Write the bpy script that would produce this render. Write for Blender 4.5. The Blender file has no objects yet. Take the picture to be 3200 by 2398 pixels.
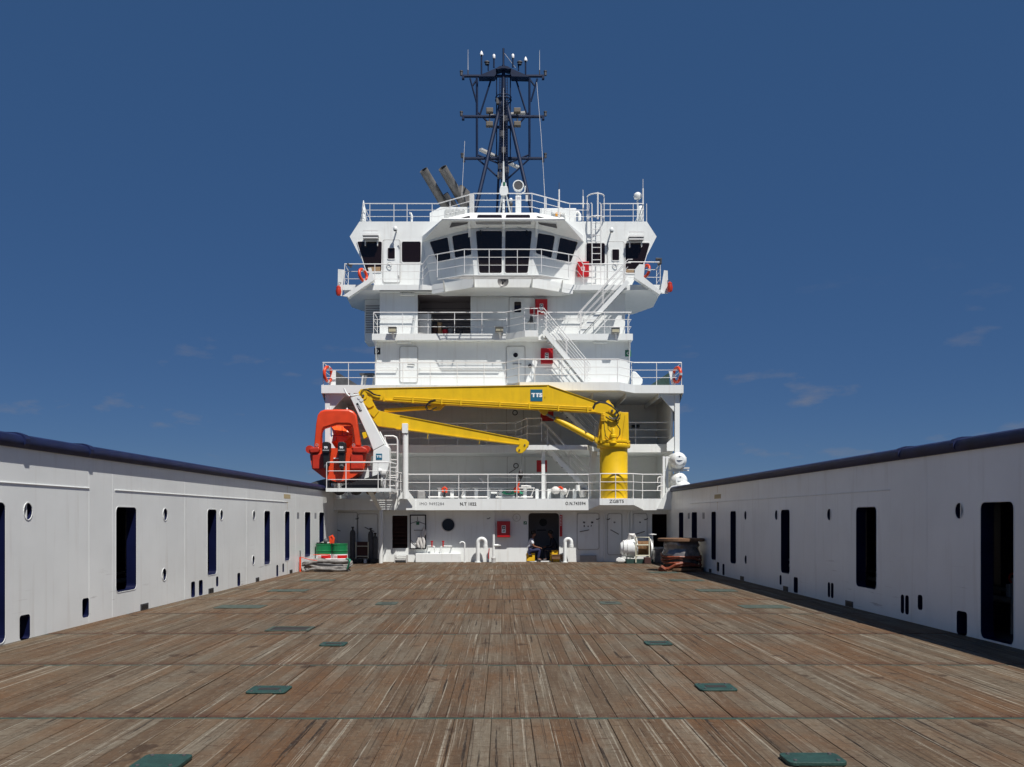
import bpy, bmesh, math, random
from mathutils import Vector, Matrix
from mathutils.geometry import tessellate_polygon
R = math.radians
random.seed(11)
SC = bpy.context.scene
COL = SC.collection
V = Vector
# ---------------------------------------------------------------- survey: photo measurements -> metres
H, F, CX, CY = 1.84, 2800.0, 1570.0, 1618.5          # eye height, focal length in photo pixels, vanishing point
ZO = {'s': (0, 0, 1), '1': (1400, 120, .33784), '2': (1050, 560, .24864), '3': (1550, 560, .27125), '4': (1000, 900, .27125),
      '5': (1550, 900, .28029), '6': (940, 1180, .26544), '7': (1250, 1250, .22604), '8': (1700, 1200, .25329),
      '9': (900, 1540, .22604), 't': (1350, 1540, .22604), 'r': (1780, 1540, .22604), 'b': (1300, 640, .25316),
      'c': (1000, 1500, .15679), 'd': (960, 1250, .16289), 'e': (1250, 500, .22604), 'k': (1480, 1130, .18987),
      'p': (1630, 1630, .08445), 'g': (1280, 1460, .27125)}
def uv(k, x, y):
    o = ZO[k]
    return o[0] + x * o[2], o[1] + y * o[2]
def at(k, x, y, Y):
    u, v = uv(k, x, y)
    return V(((u - CX) / F * Y, Y, H + (CY - v) / F * Y))
def onp(k, x, y, p0, n, off=0):
    u, v = uv(k, x, y)
    o = V((0, 0, H)); d = V(((u - CX) / F, 1, (CY - v) / F)); n = V(n).normalized()
    t = (V(p0) - o).dot(n) / d.dot(n)
    return o + d * t + n * off

# ---------------------------------------------------------------- materials
MATS = {}
def mat(name, col, rough=.5, metal=0, spec=.5, noise=0, nscale=6, streak=0, bump=0, bscale=40, coat=0, dirt=None, emis=None, scuff=0):
    m = bpy.data.materials.new(name); m.use_nodes = True
    nt = m.node_tree; N = nt.nodes; L = nt.links
    b = N['Principled BSDF']
    b.inputs['Base Color'].default_value = (*col, 1)
    b.inputs['Roughness'].default_value = rough
    b.inputs['Metallic'].default_value = metal
    b.inputs['Specular IOR Level'].default_value = spec
    if coat: b.inputs['Coat Weight'].default_value = coat
    tc = N.new('ShaderNodeTexCoord')
    geo = N.new('ShaderNodeNewGeometry')
    src = None
    def nz(scale, detail, stretch):
        mp = N.new('ShaderNodeMapping'); mp.inputs['Scale'].default_value = stretch
        L.new(geo.outputs['Position'], mp.inputs['Vector'])
        t = N.new('ShaderNodeTexNoise'); t.inputs['Scale'].default_value = scale; t.inputs['Detail'].default_value = detail
        L.new(mp.outputs['Vector'], t.inputs['Vector'])
        return t
    def ramp(fac, a, c):
        r = N.new('ShaderNodeMapRange'); r.inputs['From Min'].default_value = a; r.inputs['From Max'].default_value = c
        L.new(fac, r.inputs['Value']); return r.outputs['Result']
    def mix(fac, A, Bc):
        x = N.new('ShaderNodeMix'); x.data_type = 'RGBA'
        L.new(fac, x.inputs['Factor'])
        for i, q in ((6, A), (7, Bc)):
            if isinstance(q, tuple): x.inputs[i].default_value = (*q, 1)
            else: L.new(q, x.inputs[i])
        return x.outputs[2]
    cur = col
    if noise:
        t = nz(nscale, 6, (1, 1, 1))
        cur = mix(ramp(t.outputs['Fac'], .3, .7), tuple(c * (1 - noise) for c in col), tuple(min(1, c * (1 + noise)) for c in col))
    if streak:
        t = nz(1, 5, (7, 7, .6))
        d = dirt or (.33, .27, .2)
        mm = N.new('ShaderNodeMath'); mm.operation = 'MULTIPLY'; mm.inputs[1].default_value = streak
        L.new(ramp(t.outputs['Fac'], .55, .8), mm.inputs[0])
        cur = mix(mm.outputs[0], cur, d)
    if scuff:
        t = nz(1, 4, (1.2, 1.2, 22)); u_ = nz(.8, 2, (1, 1, 1))
        sp = N.new('ShaderNodeSeparateXYZ'); L.new(geo.outputs['Position'], sp.inputs[0])
        f = ramp(t.outputs['Fac'], .64, .7)
        for q in (ramp(sp.outputs['Z'], 1.3, .2), ramp(u_.outputs['Fac'], .5, .65)):
            mm = N.new('ShaderNodeMath'); mm.operation = 'MULTIPLY'; L.new(f, mm.inputs[0]); L.new(q, mm.inputs[1]); f = mm.outputs[0]
        mm = N.new('ShaderNodeMath'); mm.operation = 'MULTIPLY'; L.new(f, mm.inputs[0]); mm.inputs[1].default_value = scuff
        cur = mix(mm.outputs[0], cur, (.2, .17, .15))
    if not isinstance(cur, tuple): L.new(cur, b.inputs['Base Color'])
    if bump:
        t = nz(bscale, 4, (1, 1, 1))
        bp = N.new('ShaderNodeBump'); bp.inputs['Strength'].default_value = bump; bp.inputs['Distance'].default_value = .02
        L.new(t.outputs['Fac'], bp.inputs['Height']); L.new(bp.outputs['Normal'], b.inputs['Normal'])
    if emis:
        b.inputs['Emission Color'].default_value = (*emis[0], 1); b.inputs['Emission Strength'].default_value = emis[1]
    MATS[name] = m
    return m
W = mat('white_paint', (.74, .765, .755), .42, noise=.035, nscale=1.3, streak=.22, bump=.05, bscale=1.6)
WB = mat('bulwark_white', (.77, .795, .785), .34, noise=.05, nscale=.9, streak=.2, bump=.35, bscale=.8, scuff=.5)
WR = mat('rail_white', (.72, .72, .71), .4)
WG = mat('grey_white', (.5, .5, .49), .5, noise=.08)
NAVY = mat('navy_paint', (.0035, .006, .034), .35, noise=.25, nscale=3)
NAVYC = mat('navy_cap', (.008, .014, .055), .55, spec=.3, noise=.3, nscale=2, bump=.1, bscale=5)
YEL = mat('crane_yellow', (.74, .47, .004), .42, noise=.07, nscale=2.5, streak=.22, dirt=(.35, .2, .02))
ORG = mat('boat_orange', (.66, .055, .012), .38, noise=.12, nscale=3)
ORGB = mat('bright_orange', (.9, .1, .01), .3, noise=.1, nscale=5, bump=.4, bscale=7)
ORGD = mat('deep_red_orange', (.46, .03, .012), .4, noise=.15, nscale=4)
RED = mat('cabinet_red', (.42, .008, .012), .35, noise=.08)
GLASS = mat('dark_glass', (.012, .007, .007), .05, spec=.4)
BLACK = mat('black_rubber', (.012, .012, .014), .5)
DARK = mat('dark_void', (.02, .017, .017), .9)
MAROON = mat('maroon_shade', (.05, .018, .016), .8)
INT = mat('room_grey', (.3, .28, .29), .7)
MASTB = mat('mast_blue', (.004, .015, .05), .6, spec=.25, noise=.2)
STEEL = mat('exhaust_steel', (.13, .125, .12), .6, metal=.1, noise=.25, nscale=4)
GREY = mat('mid_grey', (.26, .26, .26), .5, noise=.1)
DGREY = mat('dark_grey', (.06, .06, .065), .6, noise=.2)
GREEN = mat('deck_green', (.014, .047, .039), .6, noise=.25, nscale=14, bump=.3, bscale=60)
GREEND = mat('dusty_green', (.045, .062, .05), .8, noise=.35, nscale=9, streak=0)
LAMPT = mat('lamp_tan', (.13, .11, .085), .5)
STRAP = mat('strap_orange', (.2, .045, .018), .5, noise=.3, nscale=12)
HORN = mat('horn_grey', (.14, .14, .14), .45)
JOINT = mat('joint_green', (.024, .055, .043), .65, noise=.3, nscale=6)
LOCK = mat('locker_grey', (.2, .175, .175), .7)
DRUMG = mat('drum_green', (.008, .16, .055), .35)
DRUMR = mat('drum_red', (.55, .012, .012), .4)
SIGNG = mat('sign_green', (.01, .14, .075), .5)
SIGNB = mat('sign_blue', (.01, .12, .21), .45)
WHITE = mat('marking_white', (.82, .83, .84), .5)
INK = mat('lettering_black', (.02, .02, .022), .6)
INKG = mat('lettering_grey', (.12, .12, .125), .6)
AMBER = mat('amber_lens', (.7, .3, .02), .3)
LENS = mat('lamp_lens', (.45, .42, .3), .2)
CREAM = mat('cream_frame', (.66, .64, .5), .45)
ROPE = mat('hose_grey', (.2, .19, .18), .8, noise=.35, nscale=9, bump=.4, bscale=50)
ROPEB = mat('rope_brown', (.2, .11, .05), .85, noise=.3, nscale=12, bump=.5, bscale=40)
WOOD = mat('pale_wood', (.15, .08, .042), .75, noise=.25, nscale=7)
CRATE = mat('crate_yellow', (.7, .42, .01), .5, noise=.1)
FOIL = mat('silver_wrap', (.2, .19, .19), .22, metal=.45, noise=.3, nscale=5, bump=.8, bscale=6)
SKIN = mat('skin_brown', (.2, .085, .05), .6)
HAIR = mat('dark_hair', (.012, .01, .009), .7)
SHIRT = mat('shirt_white', (.62, .64, .7), .8)
JEAN = mat('trousers_navy', (.015, .02, .07), .8)
COAT = mat('coverall_dark', (.008, .009, .02), .85)
TAPE = mat('tape_grey', (.5, .5, .52), .35)
TAN = mat('tan_panel', (.3, .2, .11), .6)
MARKY = mat('faded_yellow', (.45, .33, .12), .6)
CLOTH = mat('sack_white', (.6, .59, .57), .85, bump=.5, bscale=12)
HGREEN = mat('hose_green', (.02, .25, .14), .5)

# ---------------------------------------------------------------- mesh builder
class B:
    def __init__(s): s.v = []; s.f = []; s.m = []; s.k = 0
    def add(s, vs, fs):
        n = len(s.v); s.v += [V(p) for p in vs]
        for f in fs: s.f.append([i + n for i in f]); s.m.append(s.k)
        return s
    def box(s, x0, x1, y0, y1, z0, z1):
        return s.add([(x, y, z) for z in (z0, z1) for y in (y0, y1) for x in (x0, x1)],
                     [(0, 2, 3, 1), (4, 5, 7, 6), (0, 1, 5, 4), (2, 6, 7, 3), (0, 4, 6, 2), (1, 3, 7, 5)])
    def prism(s, pts, vec):
        n = len(pts); vec = V(vec)
        vs = [V(p) for p in pts] + [V(p) + vec for p in pts]
        fs = [list(range(n))[::-1], list(range(n, 2 * n))] + [(i, (i + 1) % n, (i + 1) % n + n, i + n) for i in range(n)]
        return s.add(vs, fs)
    def slab(s, plan, z0, z1): return s.prism([(x, y, z0) for x, y in plan], (0, 0, z1 - z0))
    def ring(s, outer, inner, vec):
        n = len(outer); vec = V(vec)
        vs = list(outer) + list(inner) + [V(p) + vec for p in outer] + [V(p) + vec for p in inner]
        fs = []
        for i in range(n):
            j = (i + 1) % n
            fs += [(i, j, n + j, n + i), (2 * n + i, 3 * n + i, 3 * n + j, 2 * n + j), (i, 2 * n + i, 2 * n + j, j), (n + i, n + j, 3 * n + j, 3 * n + i)]
        return s.add(vs, fs)
    def cyl(s, a, b, r, r2=None, n=10):
        a, b = V(a), V(b); r2 = r if r2 is None else r2
        d = (b - a).normalized(); u = d.orthogonal().normalized(); w = d.cross(u)
        c = [(math.cos(2 * math.pi * i / n), math.sin(2 * math.pi * i / n)) for i in range(n)]
        vs = [a + (u * p + w * q) * r for p, q in c] + [b + (u * p + w * q) * r2 for p, q in c]
        return s.add(vs, [list(range(n))[::-1], list(range(n, 2 * n))] + [(i, (i + 1) % n, (i + 1) % n + n, i + n) for i in range(n)])
    def tube(s, pts, r, n=8, closed=False):
        pts = [V(p) for p in pts]; m = len(pts); u = None; vs = []
        for i, p in enumerate(pts):
            a = pts[(i - 1) % m] if (i or closed) else p
            b = pts[(i + 1) % m] if (i < m - 1 or closed) else p
            d = (b - a).normalized()
            if u is None: u = d.orthogonal().normalized()
            u = (u - d * u.dot(d)).normalized(); w = d.cross(u)
            rr = r[i] if isinstance(r, (list, tuple)) else r
            vs += [p + (u * math.cos(2 * math.pi * k / n) + w * math.sin(2 * math.pi * k / n)) * rr for k in range(n)]
        fs = []
        for i in range(m if closed else m - 1):
            j = (i + 1) % m
            fs += [(i * n + k, i * n + (k + 1) % n, j * n + (k + 1) % n, j * n + k) for k in range(n)]
        if not closed: fs += [list(range(n))[::-1], list(range((m - 1) * n, m * n))]
        return s.add(vs, fs)
    def lathe(s, prof, o, axis=(0, 0, 1), n=20):
        o = V(o); d = V(axis).normalized(); u = d.orthogonal().normalized(); w = d.cross(u); vs = []; fs = []
        for r, h in prof:
            vs += [o + d * h + (u * math.cos(2 * math.pi * k / n) + w * math.sin(2 * math.pi * k / n)) * max(r, 1e-4) for k in range(n)]
        for i in range(len(prof) - 1):
            fs += [(i * n + k, i * n + (k + 1) % n, (i + 1) * n + (k + 1) % n, (i + 1) * n + k) for k in range(n)]
        fs += [list(range(n))[::-1], list(range((len(prof) - 1) * n, len(prof) * n))]
        return s.add(vs, fs)
    def ball(s, c, r, sc=(1, 1, 1), n=14, m=9):
        c = V(c); vs = []; fs = []
        for i in range(m + 1):
            t = math.pi * i / m
            for k in range(n):
                p = 2 * math.pi * k / n
                vs.append(c + V((r * sc[0] * max(math.sin(t), 1e-3) * math.cos(p), r * sc[1] * max(math.sin(t), 1e-3) * math.sin(p), r * sc[2] * math.cos(t))))
        for i in range(m):
            fs += [(i * n + k, i * n + (k + 1) % n, (i + 1) * n + (k + 1) % n, (i + 1) * n + k) for k in range(n)]
        return s.add(vs, fs)
    def torus(s, c, R_, r, axis, n=24, k=8):
        d = V(axis).normalized(); u = d.orthogonal().normalized(); w = d.cross(u); c = V(c)
        return s.tube([c + (u * math.cos(2 * math.pi * i / n) + w * math.sin(2 * math.pi * i / n)) * R_ for i in range(n)], r, k, closed=True)
    def hull(s, pts):
        bm = bmesh.new()
        for p in pts: bm.verts.new(p)
        res = bmesh.ops.convex_hull(bm, input=bm.verts)
        bmesh.ops.dissolve_limit(bm, angle_limit=.02, verts=bm.verts, edges=bm.edges)
        bm.verts.ensure_lookup_table(); bm.verts.index_update()
        s.add([v.co.copy() for v in bm.verts], [[v.index for v in f.verts] for f in bm.faces]); bm.free()
        return s
    def plate(s, outer, holes, mp, t, kside=None):
        """flat plate with openings: 2D loops mapped by mp(u, w, depth)"""
        loops = [outer] + holes
        flat = [p for l in loops for p in l]; n = len(flat)
        tris = tessellate_polygon([[V((p[0], p[1], 0)) for p in l] for l in loops])
        base = len(s.v); k0 = s.k
        s.add([mp(p[0], p[1], 0) for p in flat] + [mp(p[0], p[1], t) for p in flat], [])
        for q in tris:
            s.f.append([base + i for i in q]); s.m.append(k0)
            s.f.append([base + n + i for i in reversed(q)]); s.m.append(k0)
        o = 0
        for l in loops:
            for i in range(len(l)):
                a, b = o + i, o + (i + 1) % len(l)
                s.f.append([base + a, base + b, base + n + b, base + n + a])
                s.m.append(k0 if kside is None else kside)
            o += len(l)
        return s
    def build(s, name, mats, parent=None, smooth=False, bevel=0, loc=None):
        if not isinstance(mats, (list, tuple)): mats = [mats]
        off = V((0, 0, 0))
        if parent is not None:
            p = parent
            while p is not None: off = off + p.location; p = p.parent
        if loc is not None: off = V(loc)
        me = bpy.data.meshes.new(name)
        bm = bmesh.new()
        vs = [bm.verts.new(p - off) for p in s.v]
        for f, k in zip(s.f, s.m):
            try:
                q = bm.faces.new([vs[i] for i in f]); q.material_index = k
            except ValueError: pass
        bmesh.ops.remove_doubles(bm, verts=bm.verts, dist=1e-5)
        bmesh.ops.recalc_face_normals(bm, faces=bm.faces)
        bm.to_mesh(me); bm.free()
        for m in mats: me.materials.append(m)
        if smooth:
            me.polygons.foreach_set('use_smooth', [True] * len(me.polygons)); me.set_sharp_from_angle(angle=R(38))
        o = bpy.data.objects.new(name, me); COL.objects.link(o)
        if parent is not None: o.parent = parent
        elif loc is not None: o.location = loc
        if bevel:
            b = o.modifiers.new('edge', 'BEVEL'); b.width = bevel; b.segments = 2; b.limit_method = 'ANGLE'; b.angle_limit = R(40)
        return o
def tag(o, label, cat, group=None):
    o['label'] = label; o['category'] = cat
    if group: o['group'] = group
    return o
def struct(o): o['kind'] = 'structure'; return o
def thing(name, label, cat, loc=(0, 0, 0), group=None):
    o = bpy.data.objects.new(name, None); COL.objects.link(o); o.location = loc; o.empty_display_size = .2
    return tag(o, label, cat, group)
def dup(o, delta, label=None, parent=None):
    c = o.copy(); COL.objects.link(c)
    if parent is None: c.location = o.location + V(delta)
    else: c.parent = parent
    if label: c['label'] = label
    for ch in o.children: dup(ch, None, None, c)
    return c
def rrect(x0, x1, y0, y1, r, n=4):
    r = min(r, abs(x1 - x0) * .49, abs(y1 - y0) * .49); out = []
    for cx, cy, a in ((x1 - r, y1 - r, 0), (x0 + r, y1 - r, 90), (x0 + r, y0 + r, 180), (x1 - r, y0 + r, 270)):
        out += [(cx + r * math.cos(R(a + 90 * i / n)), cy + r * math.sin(R(a + 90 * i / n))) for i in range(n + 1)]
    return out
def circ(cx, cy, rx, ry=None, n=20):
    ry = ry or rx
    return [(cx + rx * math.cos(2 * math.pi * i / n), cy + ry * math.sin(2 * math.pi * i / n)) for i in range(n)]
def rnd3(pts, r, n=4):
    out = []; m = len(pts)
    for i in range(m):
        p, a, b = V(pts[i]), V(pts[i - 1]), V(pts[(i + 1) % m])
        ra = min(r, (a - p).length * .45); rb = min(r, (b - p).length * .45)
        A = p + (a - p).normalized() * ra; Bp = p + (b - p).normalized() * rb
        for k in range(n + 1):
            t = k / n
            out.append(A * (1 - t) ** 2 + p * 2 * t * (1 - t) + Bp * t * t)
    return out
def text(body, size, loc, m, parent, name, align='CENTER', bold=0, sx=1, rot=None, spacing=1):
    cu = bpy.data.curves.new('lettering', 'FONT'); cu.body = body; cu.size = size; cu.align_x = align; cu.align_y = 'CENTER'
    cu.extrude = .002; cu.offset = bold; cu.resolution_u = 2; cu.space_character = spacing
    t = bpy.data.objects.new('lettering', cu); COL.objects.link(t)
    bpy.context.view_layer.update()
    me = bpy.data.meshes.new_from_object(t.evaluated_get(bpy.context.evaluated_depsgraph_get()))
    bpy.data.objects.remove(t); bpy.data.curves.remove(cu)
    M = Matrix.Translation(loc) @ (rot or Matrix.Rotation(R(90), 4, 'X')) @ Matrix.Scale(sx, 4, (1, 0, 0))
    off = V((0, 0, 0)); p = parent
    while p is not None: off = off + p.location; p = p.parent
    me.transform(Matrix.Translation(-off) @ M)
    me.materials.clear(); me.materials.append(m)
    o = bpy.data.objects.new(name, me); COL.objects.link(o); o.parent = parent
    return o
NB = V((0, -1, 0))
def window(parent, k, poly, p0, n=NB, r=.09, fw=.05, name='window', pane=GLASS, frame=None):
    n = V(n).normalized()
    q = rnd3([onp(k, x, y, p0, n, 0) for x, y in poly], r)
    c = sum(q, V((0, 0, 0))) / len(q)
    out = [p + (p - c).normalized() * fw for p in q]
    f = B().ring([p - n * .02 for p in out], [p - n * .02 for p in q], n * .05).build(name, frame or WR, parent)
    B().prism([p - n * .01 for p in q], n * .018).build('pane', pane, f)
    return f
def rect(x0, y0, x1, y1): return [(x0, y0), (x1, y0), (x1, y1), (x0, y1)]
def door(parent, k, x0, y0, x1, y1, Y, m=W, port=None, handle=None, win=None, label=None, thick=.035):
    a, b = at(k, x0, y1, Y), at(k, x1, y0, Y)
    pl = [(x, Y - thick, z) for x, z in rrect(a.x, b.x, a.z, b.z, .08)]
    d = B().prism(pl, (0, thick + .01, 0)).build('door', m, parent)
    if label: d['label'] = label
    pf = Y - thick
    fr = rrect(a.x - .04, b.x + .04, a.z - .04, b.z + .04, .1); fi = rrect(a.x - .012, b.x + .012, a.z - .012, b.z + .012, .085)
    B().ring([(x, Y - .022, z) for x, z in fr], [(x, Y - .022, z) for x, z in fi], (0, .03, 0)).build('door_frame', WG, d)
    if port:
        c = at(k, port[0], port[1], pf); rr = port[2] * ZO[k][2] / F * pf
        ph = B().lathe([(rr * 1.3, -.01), (rr * 1.3, .03), (rr, .035), (rr, .012), (0, .012)], c, (0, -1, 0), 18).build('porthole', W, d, smooth=True)
        B().lathe([(rr, 0), (rr, .02)], c, (0, -1, 0), 18).build('pane', GLASS, ph)
    if win: window(d, k, win, (0, pf, 0), r=.05, fw=.03)
    if handle:
        h0, h1 = at(k, *handle[0], pf - .05), at(k, *handle[1], pf - .05)
        B().tube([h0 + V((0, .06, 0)), h0, h1], .016, 6).build('handle', DGREY, d)
    return d
def rail(label, path, z, h=1.0, posts=None, step=1.25, group=None, mids=2, rt=.022, rm=.013, name='guard_rail', ends=True, pr=.016):
    """tubular guard rail along a plan polyline; posts: list of plan points or None"""
    P = [V((x, y, 0)) for x, y in path]
    t = thing(name, label, 'railing', (P[0].x, P[0].y, z), group)
    zs = [h] + [h * (i + 1) / (mids + 1) for i in range(mids)]
    for i, q in enumerate(zs):
        B().tube([p + V((0, 0, z + q)) for p in P], rt if i == 0 else rm, 8 if i == 0 else 6).build('top_rail' if i == 0 else 'middle_rail', WR, t, smooth=True)
    if posts is None:
        posts = []
        for a, b in zip(P[:-1], P[1:]):
            n = max(1, round((b - a).length / step))
            posts += [a.lerp(b, i / n) for i in range(n)]
        posts.append(P[-1])
    for p in posts:
        B().cyl((p[0], p[1], z), (p[0], p[1], z + h), pr, n=6).build('post', WR, t, smooth=True)
    return t
def stair(label, x0, z0, x1, z1, ya, yb, n, m=W, hr=.95, group='stairs between the decks', drop=0):
    t = thing('ship_stair', label, 'stairs', (x1, (ya + yb) / 2, z1), group)
    d = V((x1 - x0, 0, z1 - z0)).normalized(); up = V((-d.z, 0, d.x)); up = up if up.z > 0 else -up
    for y in (ya, yb - .03):
        a, b = V((x0, y, z0)), V((x1, y, z1))
        B().prism([a + up * .09, b + up * .09, b - up * .09, a - up * .09], (0, .03, 0)).build('stringer', m, t)
    for i in range(1, n):
        f = i / n; x, z = x0 + (x1 - x0) * f, z0 + (z1 - z0) * f
        B().box(x - .12, x + .12, ya + .03, yb - .03, z - .018, z + .018).build('tread', GREY, t)
    for y in (ya + .015, yb - .015):
        for q, r_ in ((hr, .02), (hr * .66, .013), (hr * .33, .013)):
            a, b = V((x0, y, z0 + q)), V((x1, y, z1 + q))
            pts = [a, b]
            if q == hr: pts = [a - V((math.copysign(.2, x1 - x0), 0, 0)), a, b, b + V((0, 0, -.25))]
            B().tube(pts, r_, 6).build('handrail', WR, t, smooth=True)
        for f in (.06, .5, .94):
            x, z = x0 + (x1 - x0) * f, z0 + (z1 - z0) * f
            B().cyl((x, y, z), (x, y, z + hr), .015, n=6).build('post', WR, t)
    return t
# ================================================================ camera, sky, sun
cam = bpy.data.objects.new('camera', bpy.data.cameras.new('camera')); COL.objects.link(cam); SC.camera = cam
cam.location = (0, 0, H); cam.rotation_euler = (R(90), 0, 0)
cam.data.sensor_width = 36; cam.data.lens = F / 3200 * 36
cam.data.shift_x = (1600 - CX) / 3200; cam.data.shift_y = (CY - 1199) / 3200
cam.data.clip_start = .1; cam.data.clip_end = 20000
SUN = V((.29, -.5, 1.0)).normalized()
sl = bpy.data.objects.new('sun', bpy.data.lights.new('sun', 'SUN')); COL.objects.link(sl)
sl.data.energy = 5.0; sl.data.angle = R(.55); sl.data.color = (1, .955, .89)
sl.rotation_euler = (-SUN).to_track_quat('-Z', 'Y').to_euler(); sl.location = (10, -20, 40)
w = bpy.data.worlds.new('World'); SC.world = w; w.use_nodes = True
nt = w.node_tree; N = nt.nodes; L = nt.links
bg = N['Background']; sky = N.new('ShaderNodeTexSky'); sky.sky_type = 'NISHITA'; sky.sun_disc = False
sky.sun_elevation = math.asin(SUN.z); sky.sun_rotation = math.atan2(SUN.x, SUN.y)
sky.air_density = .75; sky.dust_density = .1; sky.ozone_density = 5; sky.altitude = 1200
hs = N.new('ShaderNodeHueSaturation'); hs.inputs['Saturation'].default_value = 1.1; hs.inputs['Hue'].default_value = .508
L.new(sky.outputs[0], hs.inputs['Color'])
# thin low clouds over the horizon
tc = N.new('ShaderNodeTexCoord'); mp = N.new('ShaderNodeMapping'); mp.inputs['Scale'].default_value = (7, 7, 20)
L.new(tc.outputs['Generated'], mp.inputs['Vector'])
nz = N.new('ShaderNodeTexNoise'); nz.inputs['Scale'].default_value = 1.6; nz.inputs['Detail'].default_value = 7; nz.inputs['Roughness'].default_value = .55
L.new(mp.outputs['Vector'], nz.inputs['Vector'])
r1 = N.new('ShaderNodeMapRange'); r1.inputs['From Min'].default_value = .61; r1.inputs['From Max'].default_value = .76
L.new(nz.outputs['Fac'], r1.inputs['Value'])
sp = N.new('ShaderNodeSeparateXYZ'); L.new(tc.outputs['Generated'], sp.inputs[0])
r2 = N.new('ShaderNodeMapRange'); r2.inputs['From Min'].default_value = .26; r2.inputs['From Max'].default_value = .12
L.new(sp.outputs['Z'], r2.inputs['Value'])
mu = N.new('ShaderNodeMath'); mu.operation = 'MULTIPLY'; L.new(r1.outputs[0], mu.inputs[0]); L.new(r2.outputs[0], mu.inputs[1])
mu2 = N.new('ShaderNodeMath'); mu2.operation = 'MULTIPLY'; L.new(mu.outputs[0], mu2.inputs[0]); mu2.inputs[1].default_value = .5
fl_ = N.new('ShaderNodeMix'); fl_.data_type = 'RGBA'; fl_.inputs['Factor'].default_value = .7
L.new(hs.outputs[0], fl_.inputs[6]); fl_.inputs[7].default_value = (.47, 1.32, 3.1, 1)
mx = N.new('ShaderNodeMix'); mx.data_type = 'RGBA'; L.new(mu2.outputs[0], mx.inputs['Factor'])
L.new(fl_.outputs[2], mx.inputs[6]); mx.inputs[7].default_value = (3.0, 3.0, 3.4, 1)
L.new(mx.outputs[2], bg.inputs['Color']); bg.inputs['Strength'].default_value = .06
vs = SC.view_settings; vs.view_transform = 'Standard'; vs.look = 'None'; vs.exposure = 0.2; vs.gamma = 1
SC.cycles.max_bounces = 6; SC.cycles.use_denoising = True

# ================================================================ sea and hull
seam = mat('sea_water', (.006, .03, .06), .12, spec=.5, bump=.7, bscale=.6)
struct(B().box(-6000, 6000, -6000, 6000, -4.2, -4.0).build('sea', seam))
hull = struct(B().box(-8.35, 8.35, -12, 60, -4.3, -.06).build('ship_hull', NAVY))

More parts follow.
